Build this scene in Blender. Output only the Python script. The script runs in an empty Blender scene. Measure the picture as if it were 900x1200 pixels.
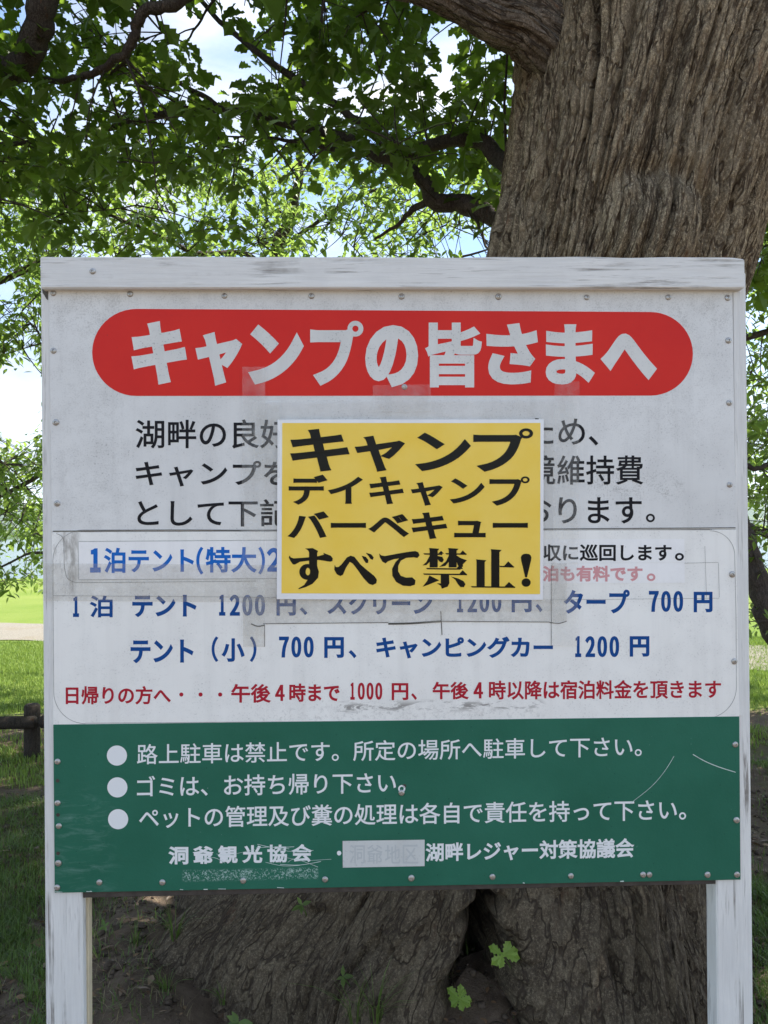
import bpy, bmesh, math, random
import numpy as np
from mathutils import Vector, Matrix

random.seed(7); rng = np.random.default_rng(7)
scene = bpy.context.scene
COL = scene.collection

# ------------------------------------------------------------------ camera, sky, sun, exposure
TILT = 0.025                       # the board leans very slightly towards the viewer
BOARD_M = Matrix.Translation((0, 0, 0.770)) @ Matrix.Rotation(TILT, 4, 'X')
F = 901.0                          # focal length in pixels of the 900 x 1200 photograph
def cam_basis():
    p, y, r = 0.0033, -0.0276, -0.0083
    fwd = Vector((-math.sin(y)*math.cos(p), math.cos(y)*math.cos(p), math.sin(p)))
    right = Vector((math.cos(y), math.sin(y), 0)); up = right.cross(fwd)
    r2 = right*math.cos(r)+up*math.sin(r); u2 = up*math.cos(r)-right*math.sin(r)
    R = BOARD_M.to_3x3()
    return R@r2, R@u2, R@fwd
CR, CU, CF = cam_basis()
CAM = BOARD_M @ Vector((0.6382, -1.5908, 0.7698))
cam = bpy.data.cameras.new('camera'); co = bpy.data.objects.new('camera', cam); COL.objects.link(co)
M = Matrix((CR, CU, -CF)).transposed().to_4x4(); M.translation = CAM; co.matrix_world = M
cam.sensor_fit = 'VERTICAL'; cam.sensor_height = 36; cam.lens = F/1200*36
cam.clip_start = 0.05; cam.clip_end = 20000
scene.camera = co

SUN_EL, SUN_AZ = math.radians(61), math.radians(68)       # high on the right, a little behind the board
SUN_DIR = Vector((math.sin(SUN_AZ)*math.cos(SUN_EL), math.cos(SUN_AZ)*math.cos(SUN_EL), math.sin(SUN_EL)))
world = bpy.data.worlds.new('World'); scene.world = world; world.use_nodes = True
def build_world():
    nt = world.node_tree; N = nt.nodes; L = nt.links
    bg = N['Background']; bg.inputs[1].default_value = 0.11
    sky = N.new('ShaderNodeTexSky'); sky.sky_type = 'NISHITA'; sky.sun_disc = False
    sky.sun_elevation = SUN_EL; sky.sun_rotation = SUN_AZ; sky.air_density = 1.0; sky.dust_density = .3; sky.ozone_density = 3.0
    tc = N.new('ShaderNodeTexCoord'); mp = N.new('ShaderNodeMapping'); mp.inputs['Scale'].default_value = (1, 1, 2.2); mp.inputs['Location'].default_value = (3.1, .7, .2)
    L.new(tc.outputs['Generated'], mp.inputs[0])
    n = N.new('ShaderNodeTexNoise'); n.inputs['Scale'].default_value = 2.6; n.inputs['Detail'].default_value = 9; n.inputs['Roughness'].default_value = 0.55
    n.inputs['Distortion'].default_value = 0.3
    L.new(mp.outputs[0], n.inputs[0])
    cr = N.new('ShaderNodeValToRGB'); cr.color_ramp.elements[0].position = 0.42; cr.color_ramp.elements[1].position = 0.66
    L.new(n.outputs[0], cr.inputs[0])
    n2 = N.new('ShaderNodeTexNoise'); n2.inputs['Scale'].default_value = 5; n2.inputs['Detail'].default_value = 6; L.new(mp.outputs[0], n2.inputs[0])
    cc = N.new('ShaderNodeValToRGB'); cc.color_ramp.elements[0].position = 0.3; cc.color_ramp.elements[1].position = 0.7
    cc.color_ramp.elements[0].color = (2.3, 2.4, 2.65, 1); cc.color_ramp.elements[1].color = (5.5, 5.5, 5.4, 1)
    L.new(n2.outputs[0], cc.inputs[0])
    mx = N.new('ShaderNodeMix'); mx.data_type = 'RGBA'
    L.new(cr.outputs[0], mx.inputs[0]); L.new(sky.outputs[0], mx.inputs[6]); L.new(cc.outputs[0], mx.inputs[7])
    L.new(mx.outputs[2], bg.inputs[0])
build_world()
sun = bpy.data.lights.new('sun', 'SUN'); so = bpy.data.objects.new('sun', sun); COL.objects.link(so)
sun.energy = 4.8; sun.angle = math.radians(0.53); sun.color = (1, 0.95, 0.87)
so.rotation_euler = SUN_DIR.to_track_quat('Z', 'Y').to_euler(); so.location = (0, 0, 20)
scene.view_settings.view_transform = 'Standard'; scene.view_settings.look = 'None'
scene.view_settings.exposure = 1.48; scene.view_settings.gamma = 1.0
scene.render.engine = 'CYCLES'
scene.cycles.max_bounces = 10; scene.cycles.transparent_max_bounces = 16

def at(px, py, d):                 # the place seen at a photograph pixel, d metres ahead of the camera
    return CAM + CF*d + CR*((px-450)/F*d) - CU*((py-600)/F*d)
BI = BOARD_M.inverted(); CB = BI @ CAM; BR = BI.to_3x3()@CR; BU = BI.to_3x3()@CU; BF = BI.to_3x3()@CF
def bp(px, py, y=0.0):             # the same on the plane y of the board
    d = BF + BR*((px-450)/F) - BU*((py-600)/F)
    t = (y-CB.y)/d.y
    p = CB + d*t
    return (p.x, y, p.z)
def pix(p):                        # back again
    d = p-CAM; z = d.dot(CF)
    return (450+F*d.dot(CR)/z, 600-F*d.dot(CU)/z, z)
def ground_at(px, py):
    d = CF + CR*((px-450)/F) - CU*((py-600)/F)
    return CAM + d*(-CAM.z/d.z)

# ------------------------------------------------------------------ helpers
def tag(o, label=None, cat=None, group=None, kind=None):
    if label: o['label'] = label
    if cat: o['category'] = cat
    if group: o['group'] = group
    if kind: o['kind'] = kind
    return o
def empty(name, loc=(0, 0, 0)):
    o = bpy.data.objects.new(name, None); COL.objects.link(o); o.location = loc; o.empty_display_size = 0.1
    return o
def link(name, me, parent=None, mat=None, loc=None):
    o = bpy.data.objects.new(name, me); COL.objects.link(o)
    if mat is not None and len(me.materials) == 0: me.materials.append(mat)
    if parent is not None: o.parent = parent
    if loc is not None: o.location = loc
    return o
def np_mesh(name, V, Fc, smooth=False):
    V = np.asarray(V, dtype=np.float32); Fc = np.asarray(Fc, dtype=np.int32); k = Fc.shape[1]
    me = bpy.data.meshes.new(name)
    me.vertices.add(len(V)); me.vertices.foreach_set('co', V.ravel())
    me.loops.add(Fc.size); me.loops.foreach_set('vertex_index', Fc.ravel())
    me.polygons.add(len(Fc)); me.polygons.foreach_set('loop_start', np.arange(0, Fc.size, k, dtype=np.int32))
    me.polygons.foreach_set('loop_total', np.full(len(Fc), k, dtype=np.int32))
    me.update(calc_edges=True)
    if smooth: me.polygons.foreach_set('use_smooth', np.ones(len(Fc), dtype=bool))
    me.validate()
    return me
def box_bm(bm, x0, x1, y0, y1, z0, z1, bev=0.0, seg=1):
    r = bmesh.ops.create_cube(bm, size=1)
    for v in r['verts']:
        v.co = Vector((x0+(v.co.x+.5)*(x1-x0), y0+(v.co.y+.5)*(y1-y0), z0+(v.co.z+.5)*(z1-z0)))
    if bev > 0:
        es = list({e for v in r['verts'] for e in v.link_edges})
        bmesh.ops.bevel(bm, geom=es, offset=bev, segments=seg, affect='EDGES', profile=0.5)
def bm_obj(name, bm, mat, parent=None, smooth=False):
    me = bpy.data.meshes.new(name); bm.to_mesh(me); bm.free()
    if smooth:
        for p in me.polygons: p.use_smooth = True
    return link(name, me, parent, mat)
def boxo(name, dims, mat, parent, bev=0.0015):
    bm = bmesh.new(); box_bm(bm, *dims, bev); return bm_obj(name, bm, mat, parent)

# gradient noise in numpy
_P = rng.permutation(256); _P = np.concatenate([_P, _P, _P])
_G = rng.normal(size=(256, 3)); _G /= np.linalg.norm(_G, axis=1)[:, None]
def perlin(x, y, z):
    x = np.asarray(x, float); y = np.asarray(y, float)+0*x; z = np.asarray(z, float)+0*x
    xi = np.floor(x).astype(int); yi = np.floor(y).astype(int); zi = np.floor(z).astype(int)
    xf = x-xi; yf = y-yi; zf = z-zi; xi &= 255; yi &= 255; zi &= 255
    u, v, w = [t*t*t*(t*(t*6-15)+10) for t in (xf, yf, zf)]
    def g(a, b, c):
        h = _P[_P[_P[xi+a]+yi+b]+zi+c]; G = _G[h]
        return G[..., 0]*(xf-a)+G[..., 1]*(yf-b)+G[..., 2]*(zf-c)
    def lerp(a, b, t): return a+(b-a)*t
    return 1.6*lerp(lerp(lerp(g(0,0,0), g(1,0,0), u), lerp(g(0,1,0), g(1,1,0), u), v),
                lerp(lerp(g(0,0,1), g(1,0,1), u), lerp(g(0,1,1), g(1,1,1), u), v), w)
def fbm(x, y, z, o=4):
    s = 0; a = 1; f = 1
    for i in range(o): s = s+a*perlin(x*f, y*f, z*f+i*7.3); a *= .5; f *= 2.03
    return s

# ------------------------------------------------------------------ materials
class NT:
    def __init__(s, name):
        s.m = bpy.data.materials.new(name); s.m.use_nodes = True; s.nt = s.m.node_tree; s.N = s.nt.nodes; s.L = s.nt.links
        s.b = s.N['Principled BSDF']; s.out = s.N['Material Output']
        s.tc = s.N.new('ShaderNodeTexCoord')
    def mapping(s, scale=(1, 1, 1), src='Object', loc=(0, 0, 0), rot=(0, 0, 0)):
        m = s.N.new('ShaderNodeMapping'); m.inputs['Scale'].default_value = scale; m.inputs['Location'].default_value = loc; m.inputs['Rotation'].default_value = rot
        s.L.new(s.tc.outputs[src], m.inputs[0]); return m.outputs[0]
    def noise(s, vec, scale, detail=4, rough=.55, dist=0):
        n = s.N.new('ShaderNodeTexNoise'); n.inputs['Scale'].default_value = scale; n.inputs['Detail'].default_value = detail
        n.inputs['Roughness'].default_value = rough; n.inputs['Distortion'].default_value = dist
        s.L.new(vec, n.inputs['Vector']); return n.outputs[0]
    def voro(s, vec, scale, feature='F1', out=0):
        n = s.N.new('ShaderNodeTexVoronoi'); n.feature = feature; n.inputs['Scale'].default_value = scale
        s.L.new(vec, n.inputs['Vector']); return n.outputs[out]
    def ramp(s, f, stops):
        r = s.N.new('ShaderNodeValToRGB'); e = r.color_ramp.elements
        while len(e) < len(stops): e.new(.5)
        for i, (p, c) in enumerate(stops):
            e[i].position = p; e[i].color = (c, c, c, 1) if isinstance(c, (int, float)) else (*c, 1)
        s.L.new(f, r.inputs[0]); return r.outputs[0]
    def mix(s, f, a, b, mode='MIX'):
        m = s.N.new('ShaderNodeMix'); m.data_type = 'RGBA'; m.blend_type = mode
        for i, v in ((0, f), (6, a), (7, b)):
            if isinstance(v, (int, float)): m.inputs[i].default_value = v if i == 0 else (v, v, v, 1)
            elif isinstance(v, tuple): m.inputs[i].default_value = (*v, 1)
            else: s.L.new(v, m.inputs[i])
        return m.outputs[2]
    def math(s, op, a, b=0.0, c=None):
        m = s.N.new('ShaderNodeMath'); m.operation = op
        for i, v in enumerate((a, b, c)):
            if v is None: continue
            if isinstance(v, (int, float)): m.inputs[i].default_value = v
            else: s.L.new(v, m.inputs[i])
        return m.outputs[0]
    def sep(s, vec):
        m = s.N.new('ShaderNodeSeparateXYZ'); s.L.new(vec, m.inputs[0]); return m.outputs
    def boxmask(s, vec, x0, x1, z0, z1, soft=.01):
        X = s.sep(vec)
        def edge(v, a, b):
            m = s.N.new('ShaderNodeMapRange'); m.interpolation_type = 'SMOOTHSTEP'
            s.L.new(v, m.inputs[0]); m.inputs[1].default_value = a; m.inputs[2].default_value = b; return m.outputs[0]
        a = s.math('MULTIPLY', edge(X[0], x0-soft, x0+soft), edge(X[0], x1+soft, x1-soft))
        b = s.math('MULTIPLY', edge(X[2], z0-soft, z0+soft), edge(X[2], z1+soft, z1-soft))
        return s.math('MULTIPLY', a, b)
    def color(s, c):
        if isinstance(c, tuple): s.b.inputs['Base Color'].default_value = (*c, 1)
        else: s.L.new(c, s.b.inputs['Base Color'])
        return s
    def rough(s, r, spec=.5):
        if isinstance(r, (int, float)): s.b.inputs['Roughness'].default_value = r
        else: s.L.new(r, s.b.inputs['Roughness'])
        s.b.inputs['Specular IOR Level'].default_value = spec
        return s
    def bump(s, h, strength=.5, dist=.01):
        n = s.N.new('ShaderNodeBump'); n.inputs['Strength'].default_value = strength; n.inputs['Distance'].default_value = dist
        s.L.new(h, n.inputs['Height']); s.L.new(n.outputs[0], s.b.inputs['Normal']); return s

def mat_painted_wood(name, axis, base=(.80, .80, .77), wear=.5, dark=(.16, .14, .12)):
    t = NT(name)
    sc = (3, 40, 60) if axis == 'X' else (70, 40, 2.2)
    v = t.mapping(sc); g = t.noise(v, 1.0, 8, .65, .4)
    v2 = t.mapping((1, 1, 1)); big = t.noise(v2, 6, 5, .6)
    sc3 = (9, 60, 170) if axis == 'X' else (170, 60, 9)
    g2 = t.noise(t.mapping(sc3), 1.0, 5, .6)
    crack = t.ramp(g, [(.60-.07*wear, 0), (.66-.05*wear, 1)])
    crack = t.math('MULTIPLY', crack, t.ramp(big, [(.42, 0), (.62, .85)]))
    fine = t.ramp(g2, [(.62, 0), (.70, .55)])
    c = t.mix(t.ramp(g2, [(.3, 0), (.7, 1)]), tuple(.86*x for x in base), base)
    c = t.mix(t.ramp(big, [(.3, .35), (.65, 0)]), c, (.50, .50, .49))
    c = t.mix(fine, c, (.36, .35, .33)); c = t.mix(crack, c, dark)
    t.color(c).rough(.75, .3)
    h = t.mix(crack, t.mix(.5, g, g2), 0.0)
    t.bump(h, .6, .0025); return t.m
def mat_sheet(name, base=(.76, .765, .745), speck=.7, rough=.45, tint=(.63, .63, .61)):
    t = NT(name); v = t.mapping()
    big = t.noise(v, 2.2, 6, .6); med = t.noise(v, 14, 6, .65); fine = t.noise(v, 260, 3, .6)
    c = t.mix(t.ramp(big, [(.35, 0), (.7, .8)]), base, tint)
    streak = t.noise(t.mapping((26, 26, 1.6)), 1, 6, .6)
    c = t.mix(t.ramp(med, [(.45, 0), (.75, .35)]), c, tuple(.8*x for x in tint))
    c = t.mix(t.ramp(streak, [(.5, 0), (.75, .4)]), c, tuple(.82*x for x in tint))
    sp = t.math('MULTIPLY', t.ramp(fine, [(.58, 0), (.68, 1)]), t.ramp(med, [(.42, 0), (.64, speck)]))
    c = t.mix(sp, c, (.26, .26, .25))
    dots = t.ramp(t.voro(v, 70), [(.035, 1), (.06, 0)]); dots = t.math('MULTIPLY', dots, t.ramp(t.noise(v, 30, 1), [(.52, 0), (.6, .7)]))
    c = t.mix(dots, c, (.2, .19, .17))
    t.color(c).rough(t.ramp(med, [(.3, rough-.08), (.7, rough+.15)]), .4)
    t.bump(t.mix(.5, med, fine), .08, .002); return t
def mat_plain(name, c, rough=.6, var=.15, scale=30, spec=.4, bump=0.0):
    t = NT(name); v = t.mapping(); n = t.noise(v, scale, 5, .6)
    t.color(t.mix(t.ramp(n, [(.3, 0), (.7, 1)]), tuple(x*(1-var) for x in c), tuple(min(1, x*(1+var)) for x in c))).rough(rough, spec)
    if bump: t.bump(n, .5, bump)
    return t.m
def mat_ink(name, c, worn=(.70, .72, .74), amt=.35, rough=.6):
    t = NT(name); v = t.mapping(); n = t.noise(v, 120, 5, .7); b = t.noise(v, 9, 4)
    k = t.math('MULTIPLY', t.ramp(n, [(.66, 0), (.74, 1)]), t.ramp(b, [(.45, 0), (.7, amt)]))
    t.color(t.mix(k, c, worn)).rough(rough, .12); return t.m

m_wood_h = mat_painted_wood('painted_rail_wood', 'X', wear=1.1)
m_wood_v = mat_painted_wood('painted_post_wood', 'Z', wear=.75)
m_cream = mat_plain('bare_cream_wood', (.62, .54, .38), .7, .12, 18, .3, .001)
m_ply = mat_plain('dark_plywood', (.06, .05, .042), .85, .3, 40)
def upper_mat():
    t = mat_sheet('weathered_white_sheet'); v = t.mapping(); old = t.b.inputs['Base Color'].links[0].from_socket
    sm = t.noise(v, 34, 8, .8); g = t.noise(v, 300, 3, .7); c = old
    for (x0, y0, x1, y1, soft, amt, lo) in ((56, 385, 862, 338, .035, .38, .49), (690, 520, 858, 350, .06, .36, .50), (690, 585, 800, 555, .015, .8, .5), (56, 620, 150, 338, .05, .3, .49), (300, 600, 640, 470, .03, .25, .5)):
        a = bp(x0, y0); b = bp(x1, y1)
        k = t.math('MULTIPLY', t.boxmask(v, a[0], b[0], a[2], b[2], soft), t.ramp(t.mix(.45, sm, g), [(lo, 0), (lo+.10, amt)])); c = t.mix(k, c, (.37, .365, .345))
    t.color(c); return t.m
m_sheet = upper_mat()
m_letterwhite = mat_sheet('white_title_letters', (.74, .74, .71), .9, .5, (.60, .60, .57)).m
def white_mid():
    t = mat_sheet('white_price_film', (.88, .88, .84), .45, .36, (.80, .79, .75))
    # grime along the bottom edge and black flaking patches where the film ends
    v = t.mapping(); old = t.b.inputs['Base Color'].links[0].from_socket
    a = bp(395, 834); b = bp(635, 822)
    g = t.noise(t.mapping((16, 16, 60)), 1, 8, .75, .6)
    mk = t.math('MULTIPLY', t.boxmask(v, a[0], b[0], a[2]+.002, b[2], .012), t.ramp(g, [(.50, 0), (.56, 1)]))
    c = t.mix(mk, old, (.13, .12, .11))
    a = bp(300, 846); b = bp(640, 826)
    fl = t.noise(v, 90, 5, .75)
    mk = t.math('MULTIPLY', t.boxmask(v, a[0], b[0], a[2], b[2], .02), t.ramp(fl, [(.5, 0), (.66, .5)]))
    c = t.mix(mk, c, (.3, .3, .29))
    a = bp(58, 700); b = bp(95, 618)
    mk = t.math('MULTIPLY', t.boxmask(v, a[0], b[0], a[2], b[2], .02), t.ramp(t.noise(t.mapping((30, 30, 8)), 1, 6, .7), [(.48, 0), (.62, .75)]))
    c = t.mix(mk, c, (.26, .24, .21))
    t.color(c); return t.m
m_film = white_mid()
def red_mat():
    t = NT('faded_red_film'); v = t.mapping(); n = t.noise(v, 5, 5, .6); f = t.noise(v, 200, 3, .6)
    c = t.mix(t.ramp(n, [(.35, 0), (.7, 1)]), (.62, .016, .011), (.68, .028, .018))
    c = t.mix(t.ramp(f, [(.68, 0), (.74, .6)]), c, (.22, .05, .045))
    t.color(c).rough(t.ramp(n, [(.3, .3), (.7, .5)]), .2); t.bump(n, .1, .004); return t.m
m_red = red_mat()
def green_mat():
    t = NT('scuffed_green_sheet'); v = t.mapping(); n = t.noise(v, 3.5, 6, .6); f = t.noise(v, 160, 4, .65); s = t.noise(v, 14, 6, .7, 1.5)
    c = t.mix(t.ramp(n, [(.3, 0), (.7, 1)]), (.012, .112, .070), (.022, .148, .096))
    c = t.mix(t.math('MULTIPLY', t.ramp(f, [(.70, 0), (.75, .6)]), t.ramp(s, [(.5, 0), (.6, 1)])), c, (.35, .48, .44))
    dark = t.ramp(t.voro(v, 45), [(.04, 1), (.07, 0)]); c = t.mix(t.math('MULTIPLY', dark, .7), c, (.005, .06, .045))
    # whitish rub marks by the left edge and a scraped patch under the association's name
    a = bp(66, 1046); b = bp(130, 930)
    rub = t.noise(t.mapping((14, 14, 60), rot=(0, .25, 0)), 1, 9, .75, .6)
    c = t.mix(t.math('MULTIPLY', t.boxmask(v, a[0], b[0], a[2], b[2], .035), t.ramp(rub, [(.5, 0), (.70, .32)])), c, (.26, .42, .38))
    a = bp(215, 1032); b = bp(372, 1017); spk = t.noise(v, 330, 3, .7)
    c = t.mix(t.math('MULTIPLY', t.boxmask(v, a[0], b[0], a[2], b[2], .004), t.ramp(t.mix(.35, spk, s), [(.50, 0), (.55, .75)])), c, (.42, .56, .52))
    t.color(c).rough(t.ramp(s, [(.3, .28), (.7, .48)]), .25)
    t.bump(t.mix(.7, t.noise(v, 9, 3, .5), f), .12, .006); return t.m
m_green = green_mat()
m_ink_black = mat_ink('black_sign_ink', (.014, .014, .017), (.4, .4, .4), .15)
m_ink_blue = mat_ink('navy_blue_sign_ink', (.008, .068, .26), (.6, .65, .75), .3)
m_ink_sky = mat_ink('bright_blue_strip_ink', (.012, .14, .52), (.6, .65, .75), .2)
m_ink_red = mat_ink('red_sign_ink', (.42, .018, .035), (.75, .6, .6), .4)
m_ink_pink = mat_ink('faded_pink_ink', (.66, .33, .34), (.8, .75, .75), .5)
m_ink_white = mat_ink('white_sign_lettering', (.78, .80, .80), (.3, .45, .40), .5)
m_ink_ghost = mat_ink('ghost_grey_lettering', (.50, .53, .53), (.7, .7, .7), .5)
m_sticker = mat_sheet('white_sticker_strip', (.88, .88, .87), .12, .34, (.85, .85, .84)).m
m_patch = mat_sheet('masking_patch', (.64, .66, .65), .5, .6, (.58, .60, .58)).m
m_line = mat_plain('grey_outline_film', (.42, .42, .40), .6, .2, 60)
m_scratch = mat_plain('pale_scratch', (.55, .66, .62), .7, .2, 60)
m_stain = mat_plain('old_sealant_stain', (.085, .08, .07), .9, .35, 60)
def yellow_mat():
    t = NT('laminated_yellow_print'); v = t.mapping(); n = t.noise(v, 8, 5, .6); w = t.noise(t.mapping((9, 9, 60)), 1, 5, .6)
    c = t.mix(t.ramp(n, [(.35, 0), (.7, 1)]), (.90, .62, .085), (.93, .68, .14))
    t.color(c).rough(.2, .16); t.bump(t.mix(.5, t.noise(v, 14, 3, .5), w), .16, .004); return t.m
m_yellow = yellow_mat()
m_poster_black = mat_plain('laminated_black_print', (.010, .010, .008), .22, .2, 20, .14, .0008)
m_paper = mat_plain('laminated_white_margin', (.80, .81, .82), .2, .05, 20, .5)
def tape_mat(name, col, alpha, rough=.18, bumps=40, stripes=0.0):
    t = NT(name); v = t.mapping(); n = t.noise(v, bumps, 5, .6, .8)
    tr = t.N.new('ShaderNodeBsdfTransparent'); tr.inputs[0].default_value = (1, 1, 1, 1); mx = t.N.new('ShaderNodeMixShader')
    t.color(col).rough(rough, .3); t.bump(n, .8, .006)
    gl = t.N.new('ShaderNodeBsdfGlossy'); gl.inputs['Roughness'].default_value = rough*.6; fr = t.N.new('ShaderNodeFresnel'); fr.inputs[0].default_value = 1.5
    nb = t.b.inputs['Normal'].links[0].from_socket; t.L.new(nb, gl.inputs['Normal']); t.L.new(nb, fr.inputs['Normal'])
    edge = t.noise(v, 60, 5, .7)
    k = t.ramp(t.mix(.5, t.noise(v, 22, 5, .7), edge), [(.38, alpha*.4), (.62, alpha+stripes)])
    t.L.new(k, mx.inputs[0]); t.L.new(tr.outputs[0], mx.inputs[1]); t.L.new(t.b.outputs[0], mx.inputs[2])
    m2 = t.N.new('ShaderNodeMixShader'); t.L.new(t.math('MULTIPLY', fr.outputs[0], .28), m2.inputs[0]); t.L.new(mx.outputs[0], m2.inputs[1]); t.L.new(gl.outputs[0], m2.inputs[2])
    t.L.new(m2.outputs[0], t.out.inputs[0]); return t.m
m_tape = tape_mat('clear_packing_tape', (.84, .84, .80), .07, .2, 30, .10)
m_tape_old = tape_mat('yellowed_packing_tape', (.66, .63, .56), .16, .35, 50, .14)
m_lam = tape_mat('clear_laminate_margin', (.9, .9, .9), .01, .1, 9, .05)
def metal():
    t = NT('screw_steel'); v = t.mapping(); n = t.noise(v, 300, 3)
    t.color(t.mix(n, (.30, .29, .27), (.58, .57, .55))).rough(.38); t.b.inputs['Metallic'].default_value = .85; return t.m
m_screw = metal()

# ------------------------------------------------------------------ the notice board
board = empty('notice_board'); board.matrix_world = BOARD_M
tag(board, 'weathered white wooden notice board on two posts with red, white and green Japanese notices', 'notice board')
GZ = -0.95                         # posts run into the ground
def quad_panel(name, corners, y0, y1, mat, parent, bev=.0006):
    """slab whose front outline runs through pixel corners (clockwise from top left)"""
    P = [bp(*c, y0) for c in corners]
    bm = bmesh.new()
    f = [bm.verts.new((p[0], y0, p[2])) for p in P]; b = [bm.verts.new((p[0], y1, p[2])) for p in P]
    n = len(P)
    bm.faces.new(f); bm.faces.new(b[::-1])
    for i in range(n): bm.faces.new((f[i], b[i], b[(i+1) % n], f[(i+1) % n]))
    bmesh.ops.recalc_face_normals(bm, faces=bm.faces)
    if bev: bmesh.ops.bevel(bm, geom=list(bm.edges), offset=bev, segments=1, affect='EDGES')
    return bm_obj(name, bm, mat, parent)

# posts, a rail with its own weight, a spare stake, backing ply
xl0 = bp(50, 700, .003)[0]; xl1 = bp(97, 1120, .003)[0]; xr0 = bp(840, 1100, .003)[0]; xr1 = bp(881, 1000, .003)[0]
ztop = bp(450, 318)[2]
boxo('post', (xl0, xl1, .003, .026, GZ, ztop), m_wood_v, board, .003)
boxo('post', (xr0, xr1, .003, .053, GZ, ztop), m_wood_v, board, .003)
rl = bp(47, 316, -.020); rr = bp(873, 319, -.020)
zt = (bp(47, 298, -.02)[2]+bp(873, 304, -.02)[2])/2; zb = (bp(47, 335, -.02)[2]+bp(873, 340, -.02)[2])/2
bm = bmesh.new(); box_bm(bm, rl[0], rr[0], -.020, .060, zb, zt, .0)
bmesh.ops.subdivide_edges(bm, edges=[e for e in bm.edges if abs(e.verts[0].co.x-e.verts[1].co.x) > .5], cuts=60, use_grid_fill=True)
for v in bm.verts:
    if v.co.z > (zb+zt)/2: v.co.z += .0016*float(perlin(v.co.x*9, v.co.y*30, 2.)) - .0045*max(0, (v.co.x-rr[0]+.03)/.03) * (v.co.y < 0)
    v.co.y += .0015*float(perlin(v.co.x*7, 3., v.co.z*20))
bmesh.ops.bevel(bm, geom=[e for e in bm.edges if e.calc_face_angle(0) > .8], offset=.002, segments=2, affect='EDGES')
rail = bm_obj('top_rail', bm, m_wood_h, board)
bm = bmesh.new(); box_bm(bm, xl1-.04, xl1+.0005, .0265, .047, GZ, -.012, .0012)
for v in bm.verts: v.co.x += .004*(v.co.z > -.3)
stake = bm_obj('stake', bm, m_cream, board); stake['label'] = 'bare cream timber stake behind the left post'
boxo('backing_board', (xl1+.001, xr0-.001, .0035, .016, bp(700, 1039, .004)[2], zb-.002), m_ply, board, .001)
for z in (.18, .62, 1.02): boxo('batten', (xl1+.001, xr0-.001, .0165, .05, z, z+.045), m_wood_h, board, .002)

s_up = quad_panel('upper_sheet', [(57, 338), (858.5, 341), (862.5, 620), (60.5, 623)], 0.0, .003, m_sheet, board)
s_mid = quad_panel('price_sheet', [(60.5, 623.6), (862.5, 620.6), (866.5, 840.5), (62.3, 850)], -.0004, .0026, m_film, board)
s_low = quad_panel('green_sheet', [(62.3, 849.2), (866.5, 839.6), (868, 1031), (64, 1046.5)], -.0012, .003, m_green, board)
# a little drooping lip of green sheet along its lower edge (bent aluminium)
boxo('edge_strip', (bp(859.5, 400, .002)[0], bp(866, 400, .002)[0], .0005, .003, bp(860, 839)[2], bp(860, 342)[2]), m_wood_v, board, .0005)

def poly_sheet(name, pts, y, mat, parent, label=None):
    bm = bmesh.new(); vs = [bm.verts.new(bp(px, py, y)) for px, py in pts]
    f = bm.faces.new(vs); bmesh.ops.recalc_face_normals(bm, faces=[f])
    if f.normal.y > 0: bmesh.ops.reverse_faces(bm, faces=[f])
    o = bm_obj(name, bm, mat, parent)
    if label: o['label'] = label
    return o
def ribbon(pts, w, y):
    """thin line through pixel points, w pixels wide -> verts, quads"""
    P = [Vector((p[0], p[1])) for p in pts]; V = []; Q = []
    for i, p in enumerate(P):
        a = P[max(i-1, 0)]; b = P[min(i+1, len(P)-1)]; d = (b-a).normalized(); n = Vector((-d.y, d.x))
        ww = w[i] if isinstance(w, (list, tuple)) else w
        V += [bp(*(p+n*ww/2), y), bp(*(p-n*ww/2), y)]
    for i in range(len(P)-1): Q.append((2*i, 2*i+1, 2*i+3, 2*i+2))
    return V, Q
def lines_obj(name, strips, y, mat, parent, label=None):
    V = []; Q = []
    for k, (pts, w) in enumerate(strips):
        v, q = ribbon(pts, w, y-k*3e-6); o = len(V); V += v; Q += [tuple(i+o for i in f) for f in q]
    o = link(name, np_mesh(name, V, Q), parent, mat)
    if label: o['label'] = label
    if len(strips) > 1: o['kind'] = 'stuff'
    return o
def arc(cx, cy, r, a0, a1, n=12, ry=None):
    return [(cx+r*math.cos(math.radians(a0+(a1-a0)*i/n)), cy+(ry or r)*math.sin(math.radians(a0+(a1-a0)*i/n))) for i in range(n+1)]

# red banner with round ends
pts = arc(160, 413, 52, 90, 270, 24, 51)+arc(762, 414.6, 50, -90, 90, 24, 49)
poly_sheet('red_banner', pts, -.00035, m_red, s_up)
# rounded outline of the price film
lines_obj('outline', [(arc(98, 657, 36, 180, 270)+[(470, 620.5), (832, 621)]+arc(832, 651, 29, -90, 0)+[(862.5, 720), (863, 800)]+arc(826, 805, 37, 0, 90)+[(450, 845), (100, 847.5)]+arc(100, 811, 37, 90, 180)+[(62.3, 730), (62, 657)], .8)], -.0006, m_line, s_mid)

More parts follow.
